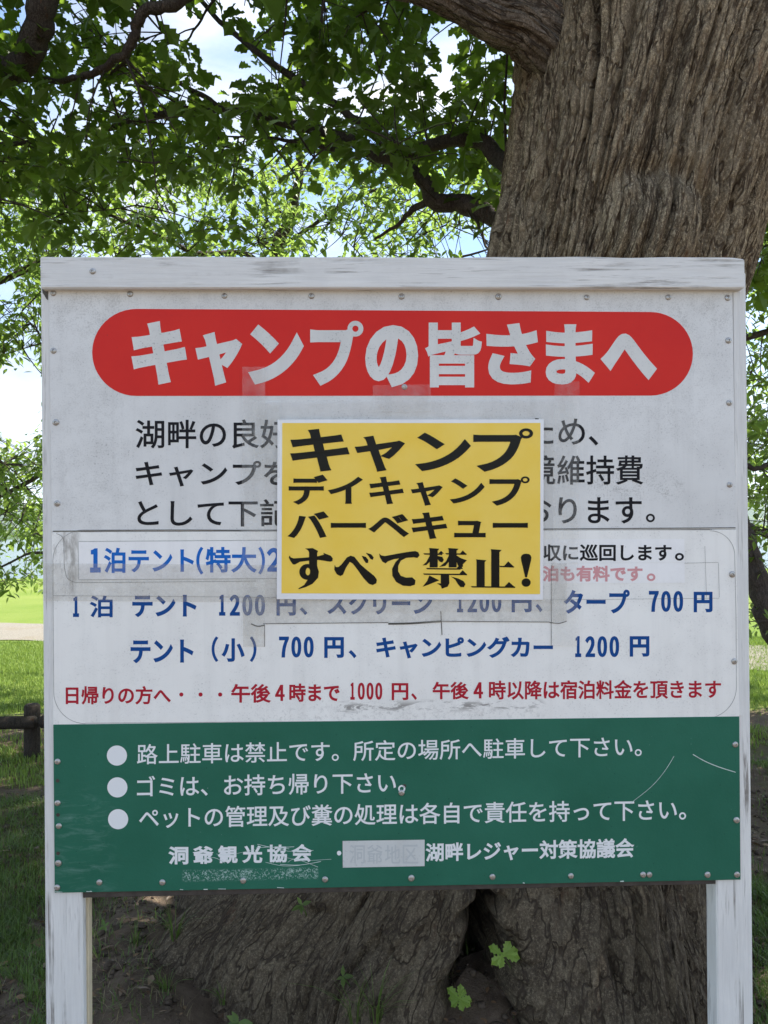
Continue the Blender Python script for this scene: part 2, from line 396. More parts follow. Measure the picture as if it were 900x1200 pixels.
_gc = {}
def glyphs(text):
    if text in _gc: return _gc[text]
    cu = bpy.data.curves.new('outline_source', 'FONT'); cu.body = text; cu.size = 1; cu.resolution_u = 5
    o = bpy.data.objects.new('outline_source', cu); COL.objects.link(o)
    dg = bpy.context.evaluated_depsgraph_get()
    me = bpy.data.meshes.new_from_object(o.evaluated_get(dg))
    idx = {}; V = []; mp = []
    for v in me.vertices:
        k = (round(v.co.x, 5), round(v.co.y, 5))
        if k not in idx: idx[k] = len(V); V.append(k)
        mp.append(idx[k])
    fs = []
    for p in me.polygons:
        f = [mp[i] for i in p.vertices]
        if len(set(f)) < 3: continue
        a = sum(V[f[i]][0]*V[f[(i+1) % len(f)]][1]-V[f[(i+1) % len(f)]][0]*V[f[i]][1] for i in range(len(f)))
        if abs(a) < 1e-9: continue
        fs.append(f if a > 0 else f[::-1])
    ed = set()
    for f in fs:
        for i in range(len(f)): ed.add((f[i], f[(i+1) % len(f)]))
    bd = [(a, b) for a, b in ed if (b, a) not in ed]
    nxt = {a: b for a, b in bd}
    loops = []; seen = set()
    for a0, _ in bd:
        if a0 in seen: continue
        lp = []; a = a0
        while a not in seen and a in nxt: seen.add(a); lp.append(a); a = nxt[a]
        if len(lp) > 2: loops.append(lp)
    bpy.data.objects.remove(o); bpy.data.curves.remove(cu); bpy.data.meshes.remove(me)
    _gc[text] = (np.array(V), fs, loops); return _gc[text]

class Lettering:
    def __init__(s): s.V = []; s.F = []; s.k = 0; s.cut = []
    def add(s, text, x0, x1, y0, y1, wx=0.0, wy=None, y2=None, y3=None, sx=0.0):
        """text fitted to pixel box; y2,y3 = top and bottom at the right end; wx, wy = stroke growth in pixels; sx = slant"""
        s.cut.append(len(s.F)); wy = wx if wy is None else wy; y2 = y0 if y2 is None else y2; y3 = y1 if y3 is None else y3
        V, fs, loops = glyphs(text)
        mn = V.min(0); mx = V.max(0); U = (V-mn)/np.maximum(mx-mn, 1e-9)
        W = x1-x0-2*wx; H = y1-y0-2*wy
        P = np.stack([wx+U[:, 0]*W, wy+U[:, 1]*H], 1)          # pixels, y up
        def emit(p, dep):
            h = (p[1])/(y1-y0); u = p[0]/(x1-x0)
            yt = y0+(y2-y0)*u; yb = y1+(y3-y1)*u
            c = bp(x0+p[0]+sx*(h-.5), yb+(yt-yb)*h, s.y-dep); s.V.append(c); return len(s.V)-1
        ids = [emit(p, 0) for p in P]
        for f in fs: s.F.append([ids[i] for i in f])
        if wx <= 0 and wy <= 0: return s
        for lp in loops:
            pts = P[lp]; n = len(lp)
            d = np.roll(pts, -1, 0)-pts; ln = np.hypot(d[:, 0], d[:, 1]); d /= np.maximum(ln, 1e-9)[:, None]
            nr = np.stack([d[:, 1], -d[:, 0]], 1)
            pr = np.roll(nr, 1, 0); den = np.maximum(1+(nr*pr).sum(1), .42)
            mt = (nr+pr)/den[:, None]; Q = pts+mt*np.array([wx, wy])
            for i in range(n):
                j = (i+1) % n
                if ln[i] < 1e-6: continue
                s.k += 1; dp = 2e-5+(s.k % 60)*2.5e-6
                s.F.append([emit(pts[i], dp), emit(Q[i], dp), emit(Q[j], dp), emit(pts[j], dp)])
        return s
    def ring(s, cx, cy, rx, ry, ix, iy):
        s.cut.append(len(s.F)); n0 = len(s.V); n = 28
        for x, y in arc(cx, cy, rx, 0, 360*(n-1)/n, n-1, ry)+arc(cx, cy, ix, 0, 360*(n-1)/n, n-1, iy): s.V.append(bp(x, y, s.y-2e-4))
        for i in range(n): j = (i+1) % n; s.F.append([n0+i, n0+n+i, n0+n+j, n0+j])
    def build(s, mat, parent, name='lettering'):
        cuts = s.cut+[len(s.F)]                          # every word, number or sign is a mesh of its own
        for a, b in zip(cuts, cuts[1:]):
            mp = {}; F = [[mp.setdefault(i, len(mp)) for i in f] for f in s.F[a:b]]
            if not F: continue
            me = bpy.data.meshes.new(name); me.from_pydata([s.V[i] for i in mp], [], F); me.update()
            link(name, me, parent, mat)
def LT(y):
    l = Lettering(); l.y = y; return l

# title
t = LT(-.0006)
for g, a, b, c, d, w in [('キ', 154.7, 218.5, 377, 450, 3.9), ('ャ', 229.7, 283, 390, 451, 3.7), ('ン', 293, 355.5, 382, 450, 4.4), ('フ', 363.5, 414, 386.5, 451, 3.9),
                         ('の', 428, 490, 381, 453, 4.1), ('皆', 499, 564.5, 378, 454, 2.5), ('さ', 570, 630, 379, 450.5, 3.9), ('ま', 639.5, 696, 380, 450.5, 3.6), ('へ', 705.5, 768.5, 391, 442.5, 5.0)]:
    t.add(g, a, b, c, d, w)
t.ring(416.5, 385.2, 9.3, 9.3, 3.6, 3.6); t.build(m_letterwhite, s_up)
# three black lines that run under the yellow poster
t = LT(-.0004)
t.add('湖畔の良好', 159, 340, 491.5, 525.5, .45).add('ため', 618, 685.5, 490, 521, .35).add('、', 690, 701, 511, 522, .4); t.build(m_ink_black, s_up)
t = LT(-.0004); t.add('キャンプを', 159, 340, 540, 570, .55).add('境維持費', 618.5, 753.5, 533.5, 568, .4); t.build(m_ink_black, s_up)
t = LT(-.0004); t.add('として下記', 161, 340, 585, 617, .45).add('おります', 615, 752, 582.5, 613.5, .45).add('。', 757, 767.5, 602, 612, .35); t.build(m_ink_black, s_up)

# stickers and prices
st = poly_sheet('sticker_strip', [(92, 635), (325.5, 633.5), (325.5, 677.5), (92.5, 679)], -.0008, m_sticker, s_mid)
lines_obj('strip_edge', [([(92, 634.6), (325.5, 633)], .8), ([(92.5, 679.4), (325.5, 678)], .8), ([(91.6, 635), (92, 679)], .7)], -.0009, m_line, s_mid)
t = LT(-.0010)
t.add('１', 105.5, 118, 642.5, 671, 1.7).add('泊テント', 122, 227, 642, 671.5, .8).add('（', 230, 238, 641, 673, .9).add('特大', 241, 300.5, 641, 671, .8).add('）', 303, 310.5, 641, 673, .9).add('２', 313, 329, 642, 670, 1.3)
t.build(m_ink_sky, s_mid)
poly_sheet('sticker_strip', [(600, 632.5), (802, 631.5), (802.3, 659), (600, 660)], -.0008, m_sticker, s_mid)
poly_sheet('sticker_strip', [(600, 660.4), (802.3, 659.4), (802.5, 683), (600, 684)], -.00085, m_sticker, s_mid)
t = LT(-.0010); t.add('収に巡回します', 637, 787, 638, 657.5, .55).add('。', 791, 801.5, 648, 657, .5); t.build(m_ink_black, s_mid)
t = LT(-.0011); t.add('泊も有料です', 636, 753, 663, 681.5, .7).add('。', 758, 768, 672, 681, .5); t.build(m_ink_pink, s_mid)
def num(t, s, x0, x1, y0, y1, w=1.05):
    full = {'0': '０', '1': '１', '2': '２', '7': '７', '4': '４'}; n = len(s); cw = (x1-x0)/n
    for i, ch in enumerate(s):
        k = .5 if ch == '1' else .80
        c = x0+(i+.5)*cw; t.add(full[ch], c-cw*k/2, c+cw*k/2, y0, y1, w, w*.8)
t = LT(-.0007)
num(t, '1', 82, 96, 699, 723, 1.2); t.add('泊', 105.5, 132, 698, 723.5, .7).add('テント', 155, 230, 697, 723, 1.0); num(t, '1200', 253, 312, 697, 721.5, 1.2)
t.add('円', 324, 346.7, 697, 721.5, 1.0).add('、', 351.5, 360, 712, 720.5, .8).add('スクリーン', 384, 506.5, 694, 720, .9)
num(t, '1200', 532, 589, 693, 717.5, 1.1); t.add('円', 599.5, 623, 693, 717.5, 1.0).add('、', 628, 635.5, 708, 717, .8).add('タープ', 661, 738, 691, 719, .9)
num(t, '700', 759, 802, 692.5, 717, 1.2); t.add('円', 813, 835, 693.5, 717.5, 1.0); t.build(m_ink_blue, s_mid)
t = LT(-.0007)
t.add('テント', 153, 226.5, 749.5, 777, 1.0).add('（', 248, 255.5, 746, 775.5, .8).add('小', 260, 286.5, 748, 775.5, .9).add('）', 293, 300.5, 746, 775.5, .8); num(t, '700', 325.5, 369, 746, 770.5, 1.2)
t.add('円', 380, 403, 746.5, 771, 1.0).add('、', 409, 417.5, 762, 771, .8).add('キャンピングカー', 441, 648, 746, 771.5, .9); num(t, '1200', 670.5, 727, 745.5, 770, 1.2)
t.add('円', 738, 761, 745.5, 769.5, 1.0); t.build(m_ink_blue, s_mid)
t = LT(-.0007)
t.add('日帰りの方へ', 77, 200, 804, 825.5, .55)
for cx in (212.5, 235, 258): t.add('・', cx-2.4, cx+2.4, 811.5, 816.3, .3)
t.add('午後', 271, 317, 801.5, 823.5, .6); num(t, '4', 321, 335, 802.5, 821.5, .8); t.add('時まで', 339, 398, 801, 822.5, .6); num(t, '1000', 408, 449, 800, 820, .8)
t.add('円', 459, 478.5, 800.5, 820.5, .6).add('、', 482, 488.5, 812.5, 820, .5).add('午後', 507, 549, 799, 819.5, .6); num(t, '4', 553.5, 567.5, 799.5, 818.5, .8)
t.add('時以降は宿泊料金を頂きます', 573, 845, 797.5, 820, .5, y2=796.5, y3=818.5); t.build(m_ink_red, s_mid)

# green sheet
t = LT(-.0014)
for cx, cy in ((137, 885.4), (137.5, 922.7), (138.4, 960)):
    t.cut.append(len(t.F)); n0 = len(t.V); t.V += [bp(x, y, t.y) for x, y in arc(cx, cy, 11.8, 0, 360*31/32, 31)]; t.F.append(list(range(n0+31, n0-1, -1)))
t.build(m_ink_white, s_low, 'bullet_mark')
t = LT(-.0014); t.add('路上駐車は禁止です。所定の場所へ駐車して下さい。', 160.5, 752, 872, 896, .22, y2=862.5, y3=886.5); t.build(m_ink_white, s_low)
t = LT(-.0014); t.add('ゴミは、お持ち帰り下さい。', 160.5, 475, 909.5, 934.5, .3, y2=904, y3=929); t.build(m_ink_white, s_low)
t = LT(-.0014); t.add('ペットの管理及び糞の処理は各自で責任を持って下さい。', 163, 804, 946, 971, .3, y2=936, y3=961); t.build(m_ink_white, s_low)
t = LT(-.0014)
for i, g in enumerate('洞爺観光協会'): t.add(g, 197.7+i*28.9, 220.7+i*28.9, 992-i*.55, 1013-i*.6, .75)
t.add('・', 394.8, 400, 997, 1002.5, .3); t.add('湖畔レジャー対策協議会', 499, 743, 988, 1010, .6, y2=982, y3=1005); t.build(m_ink_white, s_low)
pt = poly_sheet('masking_patch', [(401.5, 985.5), (497.6, 984), (497.6, 1015), (401.7, 1016.8)], -.0018, m_patch, s_low)
t = LT(-.0020)
for i, g in enumerate('洞爺地区'): t.add(g, 409.5+i*20.8, 427.5+i*20.8, 990, 1012, .1)
t.build(m_ink_ghost, s_low)
def curvepts(P, n=10):
    P = [Vector(p) for p in P]; out = []
    for i in range(len(P)-1):
        a = P[max(i-1, 0)]; b = P[i]; c = P[i+1]; d = P[min(i+2, len(P)-1)]
        for k in range(n):
            s = k/n; out.append(.5*((2*b)+(c-a)*s+(2*a-5*b+4*c-d)*s*s+(3*b-3*c+d-a)*s**3))
    out.append(P[-1]); return out
scr = [(curvepts([(790, 886), (778, 905), (762, 923), (738, 942)], 5), .5), (curvepts([(812, 884), (826, 892), (843, 899), (862, 905)], 4), .9)]
r2 = random.Random(3)
for i in range(9):
    x = r2.uniform(225, 345); y = r2.uniform(985, 1014); scr.append((curvepts([(x, y), (x+r2.uniform(8, 25), y+r2.uniform(-5, 5)), (x+r2.uniform(30, 55), y+r2.uniform(-6, 6))], 4), r2.uniform(.3, .7)))
for i in range(0):
    x = r2.uniform(66, 112); y = r2.uniform(870, 1040); scr.append((curvepts([(x, y), (x+r2.uniform(-8, 12), y+r2.uniform(-14, 14)), (x+r2.uniform(-4, 18), y+r2.uniform(-22, 22))], 4), r2.uniform(.4, .9)))
for i in range(13):
    x = r2.choice([r2.uniform(64, 68), r2.uniform(66, 330), r2.uniform(600, 800)]); b = 1045.8-(x-64)/804*15.4
    scr.append(([(x, b-r2.uniform(0, .8)), (x+r2.uniform(1.5, 9), b-.3)], r2.uniform(.4, 1.2)))
lines_obj('scratches', scr, -.0022, m_scratch, s_low)
# dark residue lines and tape joints on the price sheet
lines_obj('residue', [(curvepts([(62, 622.5), (200, 621.2), (328, 622), (460, 620.4), (640, 619.8), (862, 618.4)], 6), .9),
                      (curvepts([(66, 625), (74, 631), (75, 650), (76, 668), (84, 681), (120, 682.5), (300, 681)], 5), .4),
                      (curvepts([(294, 731), (302, 734), (310, 732.5)], 3), 1.5), ([(310, 732), (310, 758)], .6), ([(308, 731), (455, 729.5)], .8),
                      (curvepts([(455, 731), (480, 730.5), (517, 728)], 4), 2.2), ([(517, 728), (644, 729)], .8), ([(516.5, 716), (518, 744)], .9), (curvepts([(644, 729.5), (655, 730.5), (664, 728)], 3), 1.0),
                      ([(646, 662), (646, 757)], .5), ([(826, 640), (828, 700)], .25), ([(802, 660), (842, 659)], .3), ([(842, 660), (843, 700)], .3), ([(62, 698), (325, 700)], .3), ([(645, 703), (843, 701)], .25)],
          -.0016, m_stain, s_mid)

# screws
def screw_mesh():
    bm = bmesh.new(); r = .0065
    rings = [(r, 0), (r*.97, -.0012), (r*.75, -.0026), (r*.40, -.0032)]
    prev = None
    for rad, y in rings:
        cur = [bm.verts.new((rad*math.cos(a*math.pi/7), y, rad*math.sin(a*math.pi/7))) for a in range(14)]
        if prev:
            for i in range(14): bm.faces.new((prev[i], cur[i], cur[(i+1) % 14], prev[(i+1) % 14]))
        prev = cur
    bot = [bm.verts.new((.6*v.co.x, -.0014, .6*v.co.z)) for v in prev]       # the recess of the cross head
    for i in range(14): bm.faces.new((prev[i], bot[i], bot[(i+1) % 14], prev[(i+1) % 14]))
    bm.faces.new(bot)
    bmesh.ops.recalc_face_normals(bm, faces=bm.faces)
    if bm.faces[0].normal.dot(Vector((bm.faces[0].calc_center_median()))) < 0: bmesh.ops.reverse_faces(bm, faces=bm.faces)
    me = bpy.data.meshes.new('screw'); bm.to_mesh(me); bm.free(); me.materials.append(m_screw); return me
SM = screw_mesh()
scr = [(62.5, 343.5), (152.5, 344.5), (263, 346.8), (365, 347), (470.5, 347.5), (584, 347.8), (687.5, 348.5), (783, 348.5), (852.5, 349), (853.5, 399), (854.5, 472),
       (62.8, 411), (65.5, 495), (67, 590), (855, 568), (858, 673), (860.5, 775), (861.5, 872.5), (863, 961), (863.5, 1024.8), (67.5, 892.5), (67.5, 941), (69, 968), (68.5, 1011.5), (67, 1040),
       (116.5, 1034), (190.3, 1034), (285, 1032), (381, 1030.5), (482, 1029), (577, 1027.5), (669, 1026.5), (753.5, 1025), (761, 1025), (829, 1025), (474, 453.5), (470.5, 929), (149, 343.8) if False else (108.6, 318)]
for i, (x, y) in enumerate(scr):
    yy = -.020 if y < 330 else (-.0012 if y > 850 else (-.0004 if y > 622 else 0))
    o = link('screw', SM, board); o.location = bp(x, y, yy); s = .92+.16*random.random(); o.scale = (s, s, s); o.rotation_euler = (random.uniform(-.08, .08), random.uniform(0, 3), random.uniform(-.08, .08))
# old empty screw holes with dark rings
V = []; Fh = []
for x, y in [(67.5, 915), (68, 1000), (474, 921), (68, 955), (756, 1025.2)]:
    n0 = len(V); V += [bp(a, b, -.0014) for a, b in arc(x, y, 2.2, 0, 360*11/12, 11)]; Fh.append(list(range(n0+11, n0-1, -1)))
me = bpy.data.meshes.new('screw_holes'); me.from_pydata(V, [], Fh); tag(link('screw_holes', me, s_low, m_ply), kind='stuff')

# dark sealant smear below the rail at the left
bm = bmesh.new(); P = [(49, 337.5), (56.5, 337.5), (56.3, 352), (54, 350), (52, 346), (49.8, 343)]
poly_sheet('sealant_smear', P, .0024, m_stain, board)

# ------------------------------------------------------------------ the yellow laminated poster, taped on
poster = empty('laminated_poster'); poster.matrix_world = BOARD_M
tag(poster, 'glossy yellow laminated notice with heavy black lettering taped over the middle of the board', 'poster')
def warped(name, c, y, mat, parent, amp=.0006, n=26, z0=0.):
    """slightly wavy sheet through four pixel corners TL TR BR BL"""
    g = np.linspace(0, 1, n); V = []; Q = []
    for j in g:
        for i in g:
            x = (c[0][0]*(1-i)+c[1][0]*i)*(1-j)+(c[3][0]*(1-i)+c[2][0]*i)*j
            yy = (c[0][1]*(1-i)+c[1][1]*i)*(1-j)+(c[3][1]*(1-i)+c[2][1]*i)*j
            p = bp(x, yy, y); V.append((p[0], y-amp*(1+float(perlin(p[0]*7, p[2]*7, z0))), p[2]))
    for j in range(n-1):
        for i in range(n-1): a = j*n+i; Q.append((a, a+n, a+n+1, a+1))
    return link(name, np_mesh(name, V, Q, True), parent, mat)
warped('laminate', [(310, 470), (650, 468), (650, 716), (312, 718)], -.0024, m_lam, poster, .0003)
wa = dict(amp=.0)
warped('paper', [(325.5, 492), (637, 491.5), (636.5, 703), (324.5, 702)], -.0034, m_paper, poster, 0, 50)
warped('yellow_field', [(331, 496), (633, 495.7), (632.8, 696.2), (330, 695)], -.0038, m_yellow, poster, 0, 50)
t = LT(-.0043)
for g, a, b, c, d, w in [('キ', 341, 409, 503, 552.5, 2.5), ('ャ', 416.5, 473.5, 511, 552.7, 2.2), ('ン', 489, 551, 507.5, 552, 2.8), ('フ', 554.5, 611, 509.5, 552.7, 2.5)]: t.add(g, a, b, c, d, w, w*.72)
t.ring(616.3, 508, 8.2, 6, 4.2, 2.8); t.build(m_poster_black, poster)
t = LT(-.0043); t.add('デイキャン', 338.5, 567.5, 556.5, 592.5, 1.4, 1.0).add('フ', 573.5, 611, 561.5, 592.5, 1.5, 1.1); t.ring(615.3, 562.3, 5.2, 4, 2.7, 2); t.build(m_poster_black, poster)
t = LT(-.0043); t.add('バーベキュー', 338.5, 618.5, 599.5, 631.5, 1.7, 1.2); t.build(m_poster_black, poster)
t = LT(-.0043)
S1 = (330, 632); S2 = (480, 632); Z5 = 5.625
def brush(off, *polys):                                     # one brush-drawn character, outlines in enlarged pixels
    t.cut.append(len(t.F))
    for P in polys:
        t.k += 1; n0 = len(t.V); t.V += [bp(off[0]+x/Z5, off[1]+y/Z5, t.y-(t.k % 40)*6e-6) for x, y in P]
        ar = sum(P[i][0]*P[(i+1) % len(P)][1]-P[(i+1) % len(P)][0]*P[i][1] for i in range(len(P))); r = list(range(n0, n0+len(P))); t.F.append(r if ar < 0 else r[::-1])
def bar(x0, x1, y, h=9): return [(x0, y-h/2), (x1, y-h/2+3), (x1, y+h/2+3), (x0+8, y+h/2)]
loop = [(170+50*math.cos(a)*1.05, 214+52*math.sin(a)) for a in [k*math.pi/12 for k in range(24)]]; hole = [(174+15*math.cos(a), 212+25*math.sin(a)) for a in [k*math.pi/12 for k in range(24)]]
brush(S1, [(55, 105), (60, 118), (80, 125), (130, 122), (180, 118), (245, 110), (280, 100), (275, 88), (292, 95), (325, 108), (338, 125), (335, 143), (320, 147), (245, 135), (180, 140), (120, 148), (90, 165), (75, 165), (58, 140), (48, 120)],
      [(156, 60), (205, 57), (241, 76), (235, 92), (235, 175), (246, 212), (241, 252), (205, 292), (160, 314), (113, 328), (112, 322), (150, 300), (175, 262), (189, 235), (189, 185), (182, 170), (182, 85), (175, 72)],
      *[[loop[k], loop[(k+1) % 24], hole[(k+1) % 24], hole[k]] for k in range(24)])
brush(S1, [(350, 168), (358, 182), (375, 182), (395, 165), (430, 120), (455, 107), (480, 115), (520, 165), (560, 200), (610, 240), (628, 265), (624, 288), (600, 301), (575, 292), (540, 255), (505, 205), (470, 160), (450, 148), (425, 185), (405, 232), (388, 241), (365, 230), (348, 200)],
      [(528, 108), (555, 115), (572, 135), (570, 155), (555, 155), (542, 135)], [(555, 88), (590, 98), (607, 118), (600, 135), (585, 128), (572, 108)])
brush(S1, [(643, 92), (655, 105), (680, 110), (760, 95), (830, 83), (880, 77), (900, 84), (909, 105), (895, 122), (870, 118), (820, 122), (785, 140), (768, 175), (768, 210), (785, 240), (820, 252), (860, 250), (882, 270), (878, 298), (850, 308), (800, 305), (755, 280), (730, 240), (728, 195), (750, 150), (775, 125), (740, 130), (700, 145), (685, 158), (665, 147), (648, 118)])
brush(S2, bar(90, 215, 96), [(128, 57), (195, 62), (185, 75), (185, 185), (132, 185), (132, 75)], [(135, 103), (110, 150), (85, 172), (112, 168), (140, 140)], [(183, 110), (215, 115), (225, 135), (215, 152), (200, 148), (183, 130)], [(188, 94), (207, 75), (226, 94)],
      bar(235, 375, 95), [(253, 57), (322, 62), (310, 75), (310, 185), (258, 185), (258, 75)], [(262, 100), (240, 145), (195, 182), (235, 175), (265, 140)], [(306, 105), (340, 125), (378, 138), (350, 165), (352, 178), (338, 190), (320, 175), (306, 140)], [(330, 97), (350, 73), (377, 99)],
      bar(108, 335, 193), [(308, 193), (332, 166), (352, 196)], bar(88, 378, 229), [(325, 230), (350, 203), (380, 233)], [(205, 232), (260, 232), (262, 290), (250, 312), (212, 325), (205, 305), (180, 290), (205, 290)],
      [(130, 238), (195, 270), (120, 300), (85, 312), (115, 275)], [(272, 245), (320, 258), (355, 275), (368, 295), (358, 315), (335, 315), (318, 295), (300, 265)])
brush(S2, [(438, 132), (506, 138), (495, 150), (495, 312), (441, 312), (441, 145)], [(535, 65), (607, 70), (592, 85), (592, 312), (538, 312), (538, 80)], bar(590, 688, 179), [(620, 179), (650, 145), (690, 183)], bar(403, 695, 313), [(625, 313), (655, 281), (697, 318)])
brush(S2, [(733, 118), (740, 104), (752, 97), (768, 95), (786, 97), (798, 106), (803, 120), (800, 140), (774, 250), (762, 250), (736, 140)], [(768+30*math.cos(-k*math.pi/10), 285+28*math.sin(-k*math.pi/10)) for k in range(20)])
t.build(m_poster_black, poster)
for i, c in enumerate([[(284, 430), (311, 430), (310, 745), (283, 745)], [(437, 451.5), (505, 450.5), (505, 482), (437, 482.5)], [(650, 448), (679, 447), (677, 757), (647, 757)],
                       [(296, 470), (328, 470), (328, 560), (298, 560)]]):
    warped('tape_strip', c, -.0058-.00012*i, m_tape, poster, .0001, 10, 3.+i)
def ripple(x, z):                                           # the laminated sheet bellies a little between its tapes
    return 0.0017*(1+math.sin(x*9+1.2+z*2))+.0007*(1+math.sin(z*13+x*3))
for o in poster.children:
    for v in o.data.vertices: v.co.y -= ripple(v.co.x, v.co.z)*(.35 if o.name.startswith(('tape', 'laminate')) else 1)
    o.data.update()
# old yellowed tape belongs to the board itself
for i, c in enumerate([[(50, 660), (325, 662), (325, 706), (50, 704)], [(310, 700), (646, 702), (645, 729), (310, 731)], [(284, 700), (310, 700), (310, 758), (285, 758)], [(646, 660), (664, 660), (664, 729), (646, 729)]]):
    warped('old_tape', c, -.0016-.00012*i, m_tape_old, s_mid, .0001, 8, 9.+i)

# ------------------------------------------------------------------ materials of the place
def bark_mat(name, light, mid, dark, sc=1.0, damp_shade=0.0, own=False):
    t = NT(name); v0 = t.mapping()
    if own: at_ = t.N.new('ShaderNodeAttribute'); at_.attribute_name = 'grain'; v0 = at_.outputs['Vector']
    wob = t.noise(v0, 6*sc, 3, .6)
    def warp(scale):
        m = t.N.new('ShaderNodeVectorMath'); m.operation = 'MULTIPLY_ADD'; t.L.new(wob, m.inputs[0]); m.inputs[1].default_value = (.022/sc, .022/sc, .02/sc); t.L.new(v0, m.inputs[2])
        q = t.N.new('ShaderNodeMapping'); q.inputs['Scale'].default_value = scale; t.L.new(m.outputs[0], q.inputs[0]); return q.outputs[0]
    v = warp((1, 1, .16)); n = t.noise(v, 14*sc, 8, .7, .1); f = t.noise(warp((1, 1, .22)), 75*sc, 8, .78, .1); ff = t.noise(v0, 260*sc, 4, .7)
    big = t.noise(v0, 1.8, 4, .6)
    cr = t.math('ABSOLUTE', t.math('SUBTRACT', t.noise(warp((1, 1, .12)), 34*sc, 3, .55), .5)); crack = t.ramp(cr, [(.008, 1), (.028, 0)])
    crack2 = t.math('MULTIPLY', t.ramp(t.voro(warp((1, 1, .27)), 42*sc, 'DISTANCE_TO_EDGE'), [(.03, 1), (.10, 0)]), t.ramp(t.noise(v0, 12*sc, 3), [(.4, .25), (.6, 1)]))
    c = t.mix(t.ramp(n, [(.36, 0), (.62, 1)]), dark, mid); c = t.mix(t.ramp(f, [(.46, 0), (.66, .6)]), c, light)
    gr = t.noise(t.mapping((1, 1, .6)), 150*sc, 5, .8)
    c = t.mix(t.ramp(gr, [(.52, 0), (.64, .75)]), c, tuple(min(1, x*1.45) for x in light)); c = t.mix(t.ramp(gr, [(.36, .8), (.47, 0)]), c, dark)
    c = t.mix(t.ramp(ff, [(.56, 0), (.68, .6)]), c, tuple(min(1, x*1.45) for x in light))
    c = t.mix(t.ramp(big, [(.5, 0), (.7, .5)]), c, tuple(x*.8 for x in mid))
    rd = t.noise(v, 20*sc, 5, .7); c = t.mix(t.ramp(rd, [(.62, 0), (.70, .75)]), c, (.17, .080, .040))
    c = t.mix(t.math('MULTIPLY', crack, .95), c, dark); c = t.mix(t.math('MULTIPLY', crack2, .6), c, dark)
    if damp_shade:                                     # shade low on the trunk painted into the bark, with its wet tone
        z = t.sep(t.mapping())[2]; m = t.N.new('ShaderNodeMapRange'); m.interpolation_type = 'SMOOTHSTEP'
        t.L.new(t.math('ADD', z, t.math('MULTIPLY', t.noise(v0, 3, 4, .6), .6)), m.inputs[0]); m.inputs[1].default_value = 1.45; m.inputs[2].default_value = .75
        c = t.mix(t.math('MULTIPLY', m.outputs[0], damp_shade), c, t.mix(.32, (.034, .027, .021), c))
    t.color(c).rough(.88, .2)
    h = t.mix(t.math('MULTIPLY', crack, .8), t.mix(.6, n, t.mix(.6, f, gr)), 0.0); h = t.mix(t.math('MULTIPLY', crack2, .5), h, 0.0)
    t.bump(h, 1.0, .014/sc); return t.m
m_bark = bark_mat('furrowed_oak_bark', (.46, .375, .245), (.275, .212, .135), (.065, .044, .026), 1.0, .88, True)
m_bark_limb = bark_mat('shaded_limb_bark', (.26, .215, .165), (.16, .13, .10), (.045, .034, .025), 1.0, 0.0, True)  # darker copy of the oak bark: the limb's underside shade in its colour
m_bark_dark = bark_mat('dark_branch_bark', (.13, .11, .09), (.075, .06, .05), (.045, .035, .03), 2)
m_bark_cherry = bark_mat('smooth_cherry_bark', (.16, .13, .115), (.10, .08, .07), (.06, .05, .045), 2)
def leaf_mat(name, lo, hi, tl, tfac=.45):
    t = NT(name); g = t.N.new('ShaderNodeNewGeometry'); oi = t.N.new('ShaderNodeObjectInfo')
    r = t.math('FRACT', t.math('ADD', g.outputs['Random Per Island'], oi.outputs['Random']))
    c = t.mix(r, lo, hi); t.color(c).rough(.42, .45)
    tr = t.N.new('ShaderNodeBsdfTranslucent'); mx = t.N.new('ShaderNodeMixShader'); mx.inputs[0].default_value = tfac
    c2 = t.mix(r, tuple(x*.7 for x in tl), tl); t.L.new(c2, tr.inputs[0])
    t.L.new(t.b.outputs[0], mx.inputs[1]); t.L.new(tr.outputs[0], mx.inputs[2]); t.L.new(mx.outputs[0], t.out.inputs[0]); return t.m
m_leaf_oak = leaf_mat('oak_leaf', (.024, .050, .010), (.070, .115, .022), (.27, .43, .040), .45)
m_leaf_cherry = leaf_mat('cherry_leaf', (.060, .11, .024), (.10, .165, .038), (.38, .55, .10), .52)
m_leaf_lime = leaf_mat('young_leaf', (.22, .36, .05), (.30, .44, .08), (.40, .55, .08), .4)
m_leaf_dry = leaf_mat('dry_leaf', (.13, .07, .035), (.24, .15, .08), (.2, .1, .04), .2)
m_grass = leaf_mat('grass_blade', (.075, .14, .026), (.15, .22, .05), (.16, .26, .04), .35)
m_straw = leaf_mat('dry_grass_blade', (.20, .16, .08), (.33, .27, .15), (.3, .25, .1), .3)

